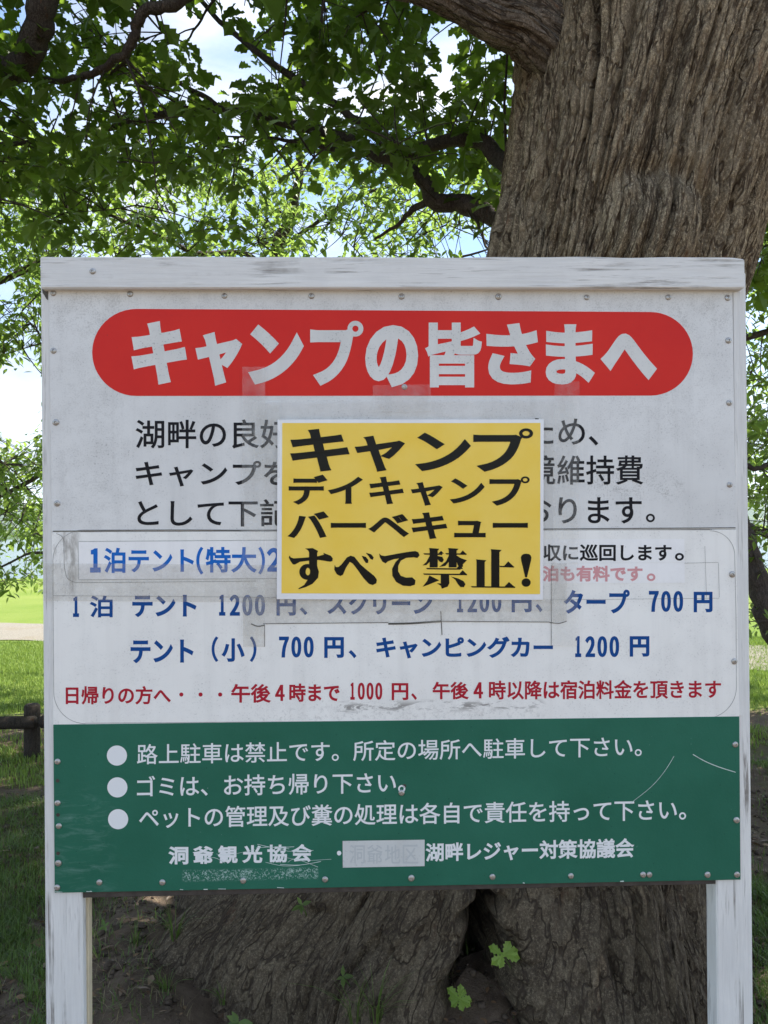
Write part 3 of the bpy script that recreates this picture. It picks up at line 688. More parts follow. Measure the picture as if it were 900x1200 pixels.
path_a = ground_at(0, 730); path_b = ground_at(0, 750.5); path_c = ground_at(892, 757); path_d = ground_at(892, 786)
def ground_material():
    t = NT('soil_and_lawn'); v = t.mapping()
    n = t.noise(v, 1.1, 6, .6); m_ = t.noise(v, 9, 7, .7); f = t.noise(v, 60, 6, .7); ff = t.noise(v, 220, 4, .7)
    soil = t.mix(t.ramp(m_, [(.35, 0), (.65, 1)]), (.085, .062, .044), (.175, .130, .092))
    soil = t.mix(t.ramp(ff, [(.58, 0), (.68, .7)]), soil, (.20, .165, .125))
    soil = t.mix(t.ramp(f, [(.62, 0), (.68, .8)]), soil, (.028, .02, .015))
    lawn = t.mix(t.ramp(f, [(.3, 0), (.7, 1)]), (.080, .135, .018), (.155, .22, .036))
    lawn = t.mix(t.ramp(t.noise(v, .35, 5, .6), [(.35, 0), (.65, .75)]), lawn, (.19, .23, .055))
    Y = t.sep(v)[1]
    k = t.math('ADD', t.math('MULTIPLY', t.math('SUBTRACT', Y, 4.3), .8), t.math('MULTIPLY', t.math('SUBTRACT', n, .5), 6))
    k = t.ramp(k, [(.2, 0), (.8, 1)])
    pk = t.math('MULTIPLY', t.math('MULTIPLY', t.ramp(n, [(.54, 0), (.60, 1)]), .35), t.ramp(t.math('MULTIPLY', t.math('SUBTRACT', Y, 1.6), .5), [(0, 0), (1, 1)])); k = t.math('MAXIMUM', k, pk)
    t.color(t.mix(k, soil, lawn)).rough(.95, .15); t.bump(t.mix(.5, m_, t.mix(.5, f, ff)), 1, .03); return t.m
m_ground = ground_material()
def gravel():
    t = NT('pale_gravel_path'); v = t.mapping(); f = t.noise(v, 45, 6, .75); n = t.noise(v, 1.3, 5, .6)
    c = t.mix(t.ramp(f, [(.35, 0), (.65, 1)]), (.15, .135, .11), (.28, .26, .22)); c = t.mix(t.ramp(n, [(.55, 0), (.7, .6)]), c, (.20, .17, .12))
    t.color(c).rough(.95, .1); t.bump(f, .8, .02); return t.m
m_gravel = gravel()
def lake_mat():
    t = NT('lake_water'); v = t.mapping((.4, 1.2, 1)); n = t.noise(v, 1.3, 6, .6)
    t.color((.03, .07, .09)).rough(.12, .5); t.bump(n, .35, .12); return t.m
def wood_mat():
    t = NT('far_forest'); v = t.mapping(); n = t.noise(v, .02, 8, .7); f = t.noise(v, .09, 6, .7)
    t.color(t.mix(t.ramp(n, [(.35, 0), (.65, 1)]), (.035, .065, .022), t.mix(f, (.06, .10, .03), (.12, .17, .06)))).rough(.95, .1); t.bump(f, 1, 6); return t.m

# ------------------------------------------------------------------ ground, path, lake, far shore
def gz(x, y):
    x = np.asarray(x, float); y = np.asarray(y, float)
    d = np.sqrt((x-.95)**2+(y-1.3)**2)
    near = np.clip((7-d)/5, 0, 1)
    h = .035*near*fbm(x*1.3, y*1.3, 3.1, 4)+.012*near*fbm(x*7, y*7, 1.1, 3)+.17*np.exp(-((x-.97)/.16)**2-((y-.72)/.22)**2)*(1+.5*fbm(x*14, y*14, 2.2, 3))+.06*fbm(x*.9+3, y*.9, 1.7, 2)*near
    h = h + .06*fbm(x*.12, y*.12, 8.2, 2)*np.clip((y-4)/6, 0, 1)*np.clip((27-y)/8, 0, 1)
    shore = 27.3+.8*np.sin(x*.11)
    h = h - np.clip((y-shore)/3, 0, 1)*1.2
    return h
_gz0 = gz
def gz(x, y):                                               # soil and litter banked up against the roots
    x = np.asarray(x, float); y = np.asarray(y, float); e = np.sqrt(((x-.16-CAM.x)/1.02)**2+((y-1.35)/.88)**2)
    return _gz0(x, y)+.045*np.exp(-((e-1.0)/.13)**2)*(1+.5*fbm(x*5, y*5, .3, 3))*np.clip((CAM.x-.35-x)/.2, 0, 1)
def grid_mesh(name, xs, ys, fz):
    X, Y = np.meshgrid(xs, ys); Z = fz(X, Y); V = np.stack([X.ravel(), Y.ravel(), Z.ravel()], 1)
    nx = len(xs); ny = len(ys); i = np.arange(nx-1); j = np.arange(ny-1); I, J = np.meshgrid(i, j); a = (J*nx+I).ravel()
    return np_mesh(name, V, np.stack([a, a+1, a+nx+1, a+nx], 1), True)
def spaced(lo, hi, n, c, p=2.2):
    u = np.linspace(-1, 1, n); s = np.sign(u)*np.abs(u)**p
    return np.unique(np.concatenate([np.where(s < 0, c+s*(c-lo), c+s*(hi-c)), ]))
ground = link('ground', grid_mesh('ground', spaced(-260, 260, 330, .4, 2.9), spaced(-60, 32, 330, 1.2, 2.4), gz), None, m_ground); tag(ground, kind='structure')
def path_mesh():
    V = []; n = 240; m = 9
    a0 = Vector((path_b.x, path_b.y)); a1 = Vector((path_d.x, path_d.y)); b0 = Vector((path_a.x, path_a.y)); b1 = Vector((path_c.x, path_c.y))
    for i in range(n):
        s = -3+7*i/(n-1)
        lo = a0+(a1-a0)*s; hi = b0+(b1-b0)*s
        w = .10*float(perlin(s*14, 1.3, 0))+.04*float(perlin(s*60, 4.3, 0)); w2 = .10*float(perlin(s*14, 7.3, 0))+.05*float(perlin(s*55, 4.9, 0))
        for j in range(m):
            p = lo.lerp(hi, j/(m-1)); p = Vector((p.x, p.y+(w if j == 0 else w2 if j == m-1 else 0)))
            V.append((p.x, p.y, float(gz(p.x, p.y))+.012+.01*math.sin(math.pi*j/(m-1))))
    Q = [(i*m+j, i*m+j+1, (i+1)*m+j+1, (i+1)*m+j) for i in range(n-1) for j in range(m-1)]
    return np_mesh('path', V, Q, True)
pth = link('path', path_mesh(), None, m_gravel); tag(pth, kind='structure')
bm = bmesh.new(); box_bm(bm, -5800, 5800, 27, 5300, -3, -.62); lake = bm_obj('lake', bm, lake_mat()); tag(lake, kind='structure')
def ridge(name, y0, y1, h, seed, mat, nx=260, ny=30, half=2600):
    xs = np.linspace(-half, half, nx); ys = np.linspace(y0, y1, ny)
    def fz(X, Y):
        e = (Y-y0)/(y1-y0); prof = np.sin(np.clip(e*1.25, 0, 1)*math.pi/2)
        return -1.5+prof*(h*(.62+.38*fbm(X/650., seed, Y/900., 3))+h*.10*fbm(X/90., Y/90., seed, 4))
    return tag(link(name, grid_mesh(name, xs, ys, fz), None, mat), kind='structure')
mf = wood_mat()
ridge('hills', 640, 1000, 17, 2.3, mf, 700, 30, 1500)
ridge('hills', 2600, 5200, 240, 5.7, mf, 400, 40, 6000)

# ------------------------------------------------------------------ the great oak
CX = CAM.x
def trunk_field():
    D = 2.9; T = []
    for py, xl, xr in [(-700, 560, 1400), (-300, 590, 1180), (-100, 612, 1040), (0, 616, 985), (60, 613, 958), (130, 612, 935), (200, 601, 915), (260, 583, 901), (300, 575, 893), (360, 560, 876), (480, 540, 860),
                       (600, 520, 848), (720, 490, 838), (850, 425, 827), (950, 330, 819), (1045, 226, 815), (1100, 196, 818), (1150, 176, 824), (1300, 130, 840)]:
        a = at(xl, py, D); b = at(xr, py, D); T.append((a.z, a.x, b.x))
    T.sort(); return np.array(T).T
TZ, TXL, TXR = trunk_field(); YC = CAM.y+2.95
def trunk_center(z):
    xl = np.interp(z, TZ, TXL); xr = np.interp(z, TZ, TXR)
    a = (xr-xl)/2; b = np.interp(z, [-.5, .1, .6, 1.2, 2.5, 3.6, 6], [1.0, .86, .62, .54, .52, .55, .62]); return (xl+xr)/2, a, b
def bark_disp(px, py, pz, amp=1.0, fr=1.0):
    """vertical furrows and plates; coordinates in metres"""
    w = .28*fbm(px*2.5, py*2.5, pz*.9, 3)
    v = .07*perlin(px*7, py*7, pz*3)
    a = np.abs(perlin(px*10.5*fr+w, py*10.5*fr, pz*.75*fr+w)); b = np.abs(perlin(px*23*fr+w*1.5+v, py*23*fr+5, pz*1.7*fr)); c = np.abs(perlin(px*48*fr+v*2, py*48*fr, pz*8*fr+3))
    d = perlin(px*22*fr, py*22*fr, pz*20*fr+9); e = np.abs(perlin(px*16*fr+v*3, py*16*fr, pz*17*fr+9))
    k = np.clip(.85+fbm(px*1.7, py*1.7, pz*.9+4, 2)*.9, .3, 1.3)
    h = k*np.minimum(a*4.6, 1)*.58+np.minimum(b*5.5, 1)*.26+np.minimum(c*3.6, 1)*.10+np.minimum(e*7, 1)*.04+.05*d
    return amp*(h-.75)
def set_grain(me, G):
    a = me.attributes.new('grain', 'FLOAT_VECTOR', 'POINT'); a.data.foreach_set('vector', np.asarray(G, dtype=np.float32).ravel()); return me
def oak_trunk_mesh():
    front = np.linspace(math.radians(186), math.radians(354), 640)          # the side seen from the board
    back = np.linspace(math.radians(354), math.radians(546), 130)[1:-1]
    th = np.concatenate([front, back]); z = np.concatenate([np.linspace(-.35, .35, 150, endpoint=False), np.linspace(.35, 1.7, 120, endpoint=False), np.linspace(1.7, 3.9, 420), np.linspace(3.92, 6, 60)])
    TH, Z = np.meshgrid(th, z); c, a, b = trunk_center(Z)
    nx, ny = np.cos(TH), np.sin(TH)
    low = np.clip((1.1-Z)/1.1, 0, 1)**1.6
    flute = 1+.055*low*np.sin(TH*9+1.3*perlin(TH*1.5, Z*.8, 0.)+1)+.04*low*np.sin(TH*17+Z*2)+.05*low*perlin(nx*6, ny*6, Z*1.2)+.035*fbm(nx*1.6, ny*1.6, Z*.7, 3)
    cc = np.interp(Z, TZ, TXR)-.51; aL = cc-np.interp(Z, TZ, TXL); aR = .51+np.clip(Z-3.2, 0, 3)*.05; aW = aR+(aL-aR)*(.5-.5*np.clip(nx/.25, -1, 1)); X = cc+aW*nx*flute; Y = YC+b*ny*flute
    # cavity between the two root lobes, in front
    wig = .035*perlin(Z*9, 1.3, 0.)+.02*perlin(Z*25, 7.3, 0.)
    notch_x = at(562, 1100, 2.3).x-c[0, 0]*0
    wdt = .012+.070*np.clip((.47-Z)/.36, 0, 1)
    g = np.exp(-np.abs((X-wig-at(566, 1100, 2.25).x)/wdt)**1.5)*(ny < 0)
    deep = np.clip((.9-Z)/.5, 0, 1)
    Y = Y+g*deep*(.06+.42*np.clip((.50-Z)/.12, 0, 1))
    # a second shallow crease and the grown-over knot high up
    g2 = np.exp(-((X-at(405, 1100, 2.3).x-.12*(Z))/.05)**2)*(ny < 0)*np.clip((.55-Z)/.5, 0, 1); Y = Y+.06*g2
    kp = at(772, 262, 2.45); rr = np.sqrt(((X-kp.x)/.15)**2+((Z-kp.z)/.17)**2)
    Y = Y-(ny < 0)*(.075*np.exp(-rr**2)-.035*np.exp(-((rr-1.25)/.25)**2)*(Z > kp.z-.25))
    g3 = np.exp(-((X-kp.x+.05-.22*(Z-kp.z))/.028)**2)*(ny < 0)*np.clip((Z-kp.z)/.2, 0, 1)*np.clip((kp.z+1.1-Z)/.6, 0, 1); Y = Y+.045*g3
    g4 = np.exp(-((X-kp.x+.30+.25*(Z-kp.z))/.035)**2)*(ny < 0)*np.clip((Z-kp.z+.4)/.2, 0, 1); Y = Y+.03*g4
    r0 = .52+.42*(a-.5); tw = TH+.05*Z; S = Z*1.0-.35*np.clip(.5-Z, 0, 1)**2; g1, g2_ = np.cos(tw)*r0, np.sin(tw)*r0
    s = bark_disp(g1, g2_, S, .046+.030*np.clip((Z-.5)/.8, 0, 1))
    X = X+nx*s; Y = Y+ny*s
    V = np.stack([X.ravel(), Y.ravel(), Z.ravel()], 1); n = len(th); m = len(z)
    I, J = np.meshgrid(np.arange(n), np.arange(m-1)); a0 = (J*n+I).ravel(); a1 = (J*n+(I+1) % n).ravel()
    return set_grain(np_mesh('trunk', V, np.stack([a0, a1, a1+n, a0+n], 1), True), np.stack([g1.ravel(), g2_.ravel(), S.ravel()], 1))
def smooth_path(P, n=8):
    return curvepts(P, n)
def tube_arrays(P, R, k=8, bark=0.0, seed=0.):
    P = [Vector(p) for p in P]; V = []; Q = []; nrm = Vector((0.3, .2, 1)).normalized(); T0 = None
    for i, p in enumerate(P):
        t = (P[min(i+1, len(P)-1)]-P[max(i-1, 0)]).normalized()
        nrm = (nrm-t*nrm.dot(t)); nrm = nrm.normalized() if nrm.length > 1e-4 else t.orthogonal().normalized(); bn = t.cross(nrm)
        for j in range(k):
            a = 2*math.pi*j/k; d = nrm*math.cos(a)+bn*math.sin(a)
            V.append(p+d*R[i])
    for i in range(len(P)-1):
        for j in range(k): a = i*k+j; b = i*k+(j+1) % k; Q.append((a, b, b+k, a+k))
    c0 = len(V); V.append(P[-1]); e = (len(P)-1)*k
    for j in range(k): Q.append((e+j, e+(j+1) % k, c0, c0))
    return V, Q
def fix_tris(Q): return Q
def tube(name, P, r0, r1, mat, parent, k=8, n=8, wob=.0):
    S = smooth_path(P, n); m = len(S); R = [r0+(r1-r0)*i/(m-1) for i in range(m)]
    if wob:
        o = random.random()*50
        S = [s+Vector((float(perlin(i*.31+o, 1, 0)), float(perlin(i*.31+o, 5, 0)), float(perlin(i*.31+o, 9, 0))))*wob*min(1, i/4) for i, s in enumerate(S)]
        R = [r*(1+.16*float(perlin(i*.5+o, 2.2, 0))) for i, r in enumerate(R)]
    V, Q = tube_arrays(S, R, k)
    me = bpy.data.meshes.new(name); me.from_pydata([tuple(v) for v in V], [], [q if q[2] != q[3] else q[:3] for q in Q]); me.update()
    me.polygons.foreach_set('use_smooth', [True]*len(me.polygons))
    return link(name, me, parent, mat), S
def bark_limb(name, P, R, mat, parent, nu=150, nv=220):
    """a thick limb with real furrows running along it"""
    S = smooth_path(P, 12); m = len(S); ii = np.linspace(0, m-1, nv); SP = np.array([tuple(s) for s in S])
    C = np.stack([np.interp(ii, np.arange(m), SP[:, q]) for q in range(3)], 1); RR = np.interp(ii/(m-1), np.linspace(0, 1, len(R)), R)
    T = np.gradient(C, axis=0); T /= np.linalg.norm(T, axis=1)[:, None]; up = np.array([0, 1, 0.]); N1 = np.cross(T, up); N1 /= np.linalg.norm(N1, axis=1)[:, None]; N2 = np.cross(T, N1)
    th = np.linspace(0, 2*math.pi, nu, endpoint=False); L = np.concatenate([[0], np.cumsum(np.linalg.norm(np.diff(C, axis=0), axis=1))])
    TH, LL = np.meshgrid(th, L); Rg = RR[:, None]*(1+.06*fbm(np.cos(TH), np.sin(TH), LL*1.5, 3))
    d = bark_disp(np.cos(TH)*RR[:, None]*1.2, np.sin(TH)*RR[:, None]*1.2, LL, .036, 1.15); Rg = Rg+d
    V = C[:, None, :]+Rg[..., None]*(np.cos(TH)[..., None]*N1[:, None, :]+np.sin(TH)[..., None]*N2[:, None, :])
    I, J = np.meshgrid(np.arange(nu), np.arange(nv-1)); a0 = (J*nu+I).ravel(); a1 = (J*nu+(I+1) % nu).ravel()
    G = np.stack([(np.cos(TH)*RR[:, None]).ravel(), (np.sin(TH)*RR[:, None]).ravel(), LL.ravel()+3], 1)
    return link(name, set_grain(np_mesh(name, V.reshape(-1, 3), np.stack([a0, a0+nu, a1+nu, a1], 1), True), G), parent, mat)

oak = empty('oak_tree', (0.95, YC, 0))
tag(oak, 'massive old oak with deeply furrowed trunk and spreading roots directly behind the notice board', 'tree')
def child(o, parent):
    o.parent = parent; o.matrix_parent_inverse = Matrix.Translation(-parent.location); return o
oakw = oak
def under(parent, o):
    o.parent = parent; o.location = o.location-parent.location; return o
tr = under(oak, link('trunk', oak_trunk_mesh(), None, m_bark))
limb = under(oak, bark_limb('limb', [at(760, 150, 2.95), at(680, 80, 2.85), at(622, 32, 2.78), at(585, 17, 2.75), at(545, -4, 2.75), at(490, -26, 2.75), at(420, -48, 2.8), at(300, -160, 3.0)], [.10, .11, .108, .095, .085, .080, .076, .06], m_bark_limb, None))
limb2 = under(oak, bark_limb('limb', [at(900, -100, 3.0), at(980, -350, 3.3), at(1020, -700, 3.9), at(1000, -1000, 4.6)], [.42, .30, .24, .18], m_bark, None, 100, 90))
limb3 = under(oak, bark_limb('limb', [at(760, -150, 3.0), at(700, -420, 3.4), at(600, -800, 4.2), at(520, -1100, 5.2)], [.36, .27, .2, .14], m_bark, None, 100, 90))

BR_PTS = {}
def branch_px(parent, key, P, r0, r1, mat, k=8, wob=.012):
    o, S = tube('branch', [at(*p) for p in P], r0, r1, mat, None, k, 8, wob); under(parent, o)
    BR_PTS.setdefault(key, []).extend([(s, r0+(r1-r0)*i/len(S)) for i, s in enumerate(S)]); return o
for P, a, b in [
    ([(720, 330, 3.25), (630, 232, 3.5), (585, 186, 3.7), (560, 164, 3.8), (520, 166, 3.9), (470, 178, 4.0), (430, 150, 4.1), (395, 125, 4.2), (300, 60, 4.4), (236, 2, 4.6), (190, -60, 4.8)], .050, .010),
    ([(720, 400, 3.35), (640, 275, 3.5), (584, 257, 3.7), (545, 240, 3.8), (508, 236, 3.85), (500, 215, 3.9), (470, 193, 4.0), (440, 180, 4.1), (407, 163, 4.2), (330, 142, 4.3), (258, 126, 4.5), (200, 132, 4.6), (120, 152, 4.8), (20, 168, 5.0), (-60, 170, 5.1)], .055, .012),
    ([(510, 236, 3.86), (485, 244, 3.95), (468, 262, 4.05), (440, 280, 4.2)], .022, .006),
    ([(422, 184, 4.2), (370, 170, 4.2), (320, 162, 4.3), (262, 160, 4.5)], .016, .004),
    ([(258, 126, 4.5), (225, 105, 4.5), (165, 80, 4.6), (110, 40, 4.7), (60, -20, 4.8)], .016, .006),
    ([(545, 240, 3.8), (560, 262, 3.7), (568, 285, 3.6), (574, 298, 3.55)], .010, .004),
    ([(-60, 60, 3.6), (0, 82, 3.5), (28, 74, 3.5), (42, 40, 3.45), (52, -5, 3.4), (70, -80, 3.4)], .055, .065),
    ([(260, -40, 3.3), (208, 2, 3.3), (168, 14, 3.3), (158, 42, 3.35), (142, 66, 3.4), (112, 84, 3.5), (80, 94, 3.6), (36, 93, 3.7), (-20, 86, 3.8)], .030, .009),
    ([(156, 50, 3.36), (148, 70, 3.5), (130, 86, 3.6), (125, 92, 3.7)], .012, .004),
    ([(300, -60, 3.8), (250, 0, 3.8), (225, 40, 4.0), (215, 48, 4.1), (190, 38, 4.2)], .008, .003),
    ([(610, -200, 3.6), (520, -120, 4.0), (400, -90, 4.6), (250, -120, 5.2), (60, -200, 6.0)], .075, .03),
    ([(520, -120, 4.0), (440, -200, 5.0), (420, -160, 6.2)], .05, .02), ([(640, -300, 3.8), (500, -500, 4.0), (250, -600, 4.4), (-50, -700, 4.6)], .08, .03),
    ([(1000, -300, 3.4), (1200, -250, 4.5), (1500, -200, 6.0)], .09, .03), ([(980, -200, 3.5), (1020, -60, 4.4), (1060, 60, 5.5)], .06, .02), ([(960, 60, 3.3), (985, 180, 3.8), (960, 290, 4.3), (905, 330, 4.8)], .04, .01),
    ([(600, -800, 4.2), (500, -700, 5.4), (450, -420, 7.5)], .09, .03), ([(1000, -600, 3.9), (900, -500, 5.5), (850, -300, 7.5)], .09, .03)]:
    branch_px(oak, 'oak', P, a, b, m_bark_dark)

# ------------------------------------------------------------------ leaves
def oak_leaf():
    V = [(0, 0, 0), (.10, .07, .010), (.20, .045, .008), (.36, .15, .02), (.44, .10, .01), (.60, .22, .03), (.68, .15, .015), (.82, .20, .02), (.90, .10, .0), (1, 0, -.05)]
    V = [(x, y*1.45, z) for x, y, z in V]; half = V[1:-1]; pts = [V[0]]+half+[V[-1]]+[(x, -y, z) for x, y, z in half[::-1]]
    mid = [(.0, 0, 0), (.3, 0, -.02), (.6, 0, -.03), (1, 0, -.05)]
    half = [(x, y, z+.22*y-.10*x*x) for x, y, z in half]; P = [(0, 0, 0), (.32, 0, -.03), (.64, 0, -.07), (1, 0, -.20)]; F = []
    for s in (1, -1):
        n = len(P); P += [(x, s*y, z) for x, y, z in half]; h = [n+i for i in range(len(half))]
        fs = [(0, h[0], h[1], 1), (1, h[1], h[2], h[3]), (1, h[3], h[4], 2), (2, h[4], h[5], h[5]), (2, h[5], h[6], h[7]), (2, h[7], 3, 3)]
        F += [f if s < 0 else f[::-1] for f in fs]
    return np.array(P), F
def cherry_leaf():
    half = [(.18, .12, .015), (.42, .22, .03), (.70, .17, .02)]; P = [(0, 0, 0), (.42, 0, -.015), (.75, 0, -.03), (1.05, 0, -.10)]; F = []
    for s in (1, -1):
        n = len(P); P += [(x, s*y, z) for x, y, z in half]; fs = [(0, n, n+1, 1), (1, n+1, n+2, 2), (2, n+2, 3, 3)]
        F += [f if s < 0 else f[::-1] for f in fs]
    return np.array(P), F
def tri_fan(F):
    out = []
    for f in F:
        f = [i for k, i in enumerate(f) if i not in f[:k]]
        for i in range(1, len(f)-1): out.append((f[0], f[i], f[i+1]))
    return np.array(out)
class LeafBag:
    """collects leaves; those that show largest become objects, the rest one joined mesh"""
    def __init__(s, shape): s.P, F = shape(); s.T = tri_fan(F); s.X = []
    def leaf(s, p, d, up, L): s.X.append((Vector(p), Vector(d), Vector(up), L))
    def mats(s):
        P = np.array([tuple(x[0]) for x in s.X]); D = np.array([tuple(x[1]) for x in s.X]); U = np.array([tuple(x[2]) for x in s.X]); L = np.array([x[3] for x in s.X])
        D /= np.linalg.norm(D, axis=1)[:, None]; S = np.cross(U, D); S /= np.maximum(np.linalg.norm(S, axis=1), 1e-6)[:, None]; N = np.cross(D, S); return P, D, S, N, L
    def build(s, parent, mat, singles=0, name='leaf', mass='foliage'):
        P, D, S, N, L = s.mats(); n = len(P); off = np.array(tuple(parent.location)) if parent else np.zeros(3)
        pick = np.zeros(n, bool)
        if singles:
            q = P-np.array(tuple(CAM)); z = q@np.array(tuple(CF)); u = 450+F*(q@np.array(tuple(CR)))/np.maximum(z, .1); v = 600-F*(q@np.array(tuple(CU)))/np.maximum(z, .1)
            inside = (z > .3) & (u > 2) & (u < 898) & (v > 2) & (v < 1198)
            beh = (u > 50) & (u < 878) & (v > 300) & (v < 1045); inside &= ~beh; inside &= ~((u > 612) & (u < 895) & (v < 300))
            sc = np.where(inside, L/np.maximum(z, .1), -1); idx = np.argsort(-sc)[:singles]; pick[idx[sc[idx] > 0]] = True
            me = bpy.data.meshes.new(name); me.from_pydata([tuple(v) for v in s.P], [], [tuple(t) for t in s.T]); me.update(); me.materials.append(mat)
            for i in np.nonzero(pick)[0]:
                o = bpy.data.objects.new(name, me); COL.objects.link(o); o.parent = parent
                m = Matrix(((D[i][0], S[i][0], N[i][0]), (D[i][1], S[i][1], N[i][1]), (D[i][2], S[i][2], N[i][2]))).to_4x4()
                o.matrix_local = Matrix.Translation(P[i]-off) @ m @ Matrix.Scale(float(L[i]), 4)
        r = ~pick
        if r.any():
            Pm, Dm, Sm, Nm, Lm = P[r], D[r], S[r], N[r], L[r]
            k = len(s.P); Vv = (Pm[:, None]-off)+Lm[:, None, None]*(s.P[None, :, 0:1]*Dm[:, None]+s.P[None, :, 1:2]*Sm[:, None]+s.P[None, :, 2:3]*Nm[:, None])
            Tt = (s.T[None]+(np.arange(len(Pm))*k)[:, None, None]).reshape(-1, 3)
            o = link(mass, np_mesh(mass, Vv.reshape(-1, 3), Tt), parent, mat); tag(o, kind='stuff'); return o
def rnd_unit():
    v = Vector((random.gauss(0, 1), random.gauss(0, 1), random.gauss(0, 1))); return v.normalized()
class TwigBag:
    def __init__(s): s.V = []; s.Q = []
    def add(s, A, B, r0, r1, bend=.12, n=5):
        A = Vector(A); B = Vector(B); L = (B-A).length; m = (A+B)/2+rnd_unit()*L*bend+Vector((0, 0, .06*L)); S = [A.lerp(m, t).lerp(m.lerp(B, t), t) for t in [i/(n-1) for i in range(n)]]
        V, Q = tube_arrays(S, [r0+(r1-r0)*i/(n-1) for i in range(n)], 4); o = len(s.V); s.V += V; s.Q += [tuple(i+o for i in q) for q in Q]; return S
    def build(s, parent, mat):
        T = []
        for q in s.Q:
            T.append(q[:3]);
            if q[2] != q[3]: T.append((q[0], q[2], q[3]))
        off = np.array(tuple(parent.location)); me = np_mesh('twigs', np.array([tuple(v) for v in s.V])-off, T, True)
        return tag(link('twigs', me, parent, mat), kind='stuff')
def nearest(pts, p, maxd=9e9):
    A = pts['a']; d = np.linalg.norm(A-np.array(tuple(p)), axis=1); i = int(np.argmin(d)); return d[i], Vector(A[i])

def gap(u, v, gaps):
    for x, y, rx, ry in gaps:
        if ((u-x)/rx)**2+((v-y)/ry)**2 < 1: return True
    return False
def grow(parent, key, bag, tw, centers, ros, Lr, droop, spread=.16, maxd=1.6, hub=True):
    pts = {'a': np.array([tuple(p) for p, r in BR_PTS[key]])}; extra = []
    for c in centers:
        d, a = nearest(pts, c)
        if d > maxd*3: continue
        if d > .12:
            # grow through an intermediate node so that twigs fork
            S = tw.add(a, c, .0035+.004*min(d, 2), .0018)
            if d > .5: pts['a'] = np.vstack([pts['a'], np.array([tuple(q) for q in S[1:]])])
        n = random.randint(*ros); ax = (Vector(c)-a).normalized() if d > .02 else rnd_unit()
        ph = random.uniform(0, 6.28)
        for i in range(n):
            L = random.uniform(*Lr); ang = ph+i*2.399; rad = Vector((math.cos(ang), math.sin(ang), 0))
            t = (rad+ax*random.uniform(-.2, .8)+Vector((0, 0, -droop*random.uniform(.3, 1.3)))+rnd_unit()*.25).normalized()
            base = Vector(c)+ax*random.uniform(-.5, .4)*spread+rad*.012+rnd_unit()*spread*.35
            up = (Vector((0, 0, 1))+rnd_unit()*.55).normalized()
            bag.leaf(base, t, up, L)

random.seed(21)
oakbag = LeafBag(oak_leaf); oaktw = TwigBag(); C = []
GAPS = [(264, 60, 40, 56), (236, 28, 54, 32), (172, 18, 56, 26), (140, 120, 14, 10), (90, 205, 16, 10), (330, 205, 14, 10), (60, -5, 60, 22), (516, 55, 26, 34), (470, 105, 14, 12), (365, 268, 60, 26), (300, 255, 26, 22), (570, 278, 34, 30), (535, 290, 30, 18), (20, 235, 44, 20), (15, 15, 26, 18), (205, 106, 12, 10),
        (430, 265, 30, 30), (478, 208, 20, 12), (575, 130, 22, 16), (545, 205, 30, 14)]
tries = 0
while len(C) < 640 and tries < 60000:                       # the part of the crown in view
    tries += 1
    u = random.uniform(-80, 612); d = random.uniform(3.3, 6.0); v = random.uniform(-60, 296)
    if v > 215+40*math.sin(u*.011+1) and random.random() > .16: continue
    if u > 590 and v < 90: continue
    if gap(u, v, GAPS): continue
    C.append(at(u, v, d))
while len(C) < 720:
    u = random.uniform(884, 990); v = random.uniform(-60, 350); C.append(at(u, v, random.uniform(3.9, 6)))
n_view = len(C)
grow(oak, 'oak', oakbag, oaktw, C, (6, 9), (.072, .128), .55)
C = []                                                      # the rest of the crown, overhead and around
while len(C) < 2300:
    x = random.uniform(-4.6, 6.2); y = random.uniform(.7, 8.8); z = random.uniform(3.2, 8.2)
    e = ((x-.9)/5.4)**2+((y-3.4)/5.0)**2+((z-4.6)/3.4)**2
    if e > 1 or (e < .25 and random.random() < .6): continue
    u, v, dd = pix(Vector((x, y, z)))
    if dd > .3 and -90 < u < 1000 and v > -70: continue
    if dd > .2 and dd < 2.4 and v > -200: continue
    C.append(Vector((x, y, z)))
over = LeafBag(oak_leaf); grow(oak, 'oak', over, oaktw, C, (6, 8), (.15, .23), .4, .3, 4)
oakbag.build(oak, m_leaf_oak, 300, 'leaf', 'foliage'); over.build(oak, m_leaf_oak, 0, 'leaf', 'foliage'); oaktw.build(oak, m_bark_dark)

# ------------------------------------------------------------------ two cherry trees beyond
def cherry(label, base_px, base_d, limbs, centers_fn, n, singles, gaps, Lr=(.065, .095)):
    b = ground_at(*base_px) if base_d is None else at(base_px[0], base_px[1], base_d); b.z = 0
    t = empty('cherry_tree', b); tag(t, label, 'tree', 'cherry trees on the lawn behind the board')
    key = label; BR_PTS[key] = []
    for i, (P, a, c) in enumerate(limbs):
        o, S = tube('trunk' if i == 0 else 'branch', P, a, c, m_bark_cherry, None, 12 if i == 0 else 7, 8, .03 if i == 0 else .015); under(t, o)
        BR_PTS[key] += [(s, a) for s in (S if i else S[len(S)//2:])]
    bag = LeafBag(cherry_leaf); tw = TwigBag(); C = []; k = 0
    while len(C) < n and k < 80000:
        k += 1; p = centers_fn()
        u, v, d = pix(p)
        if gap(u, v, gaps): continue
        C.append(p)
    grow(t, key, bag, tw, C, (7, 10), Lr, .75, .20, 2.2)
    bag.build(t, m_leaf_cherry, singles); tw.build(t, m_bark_cherry); return t
random.seed(5)
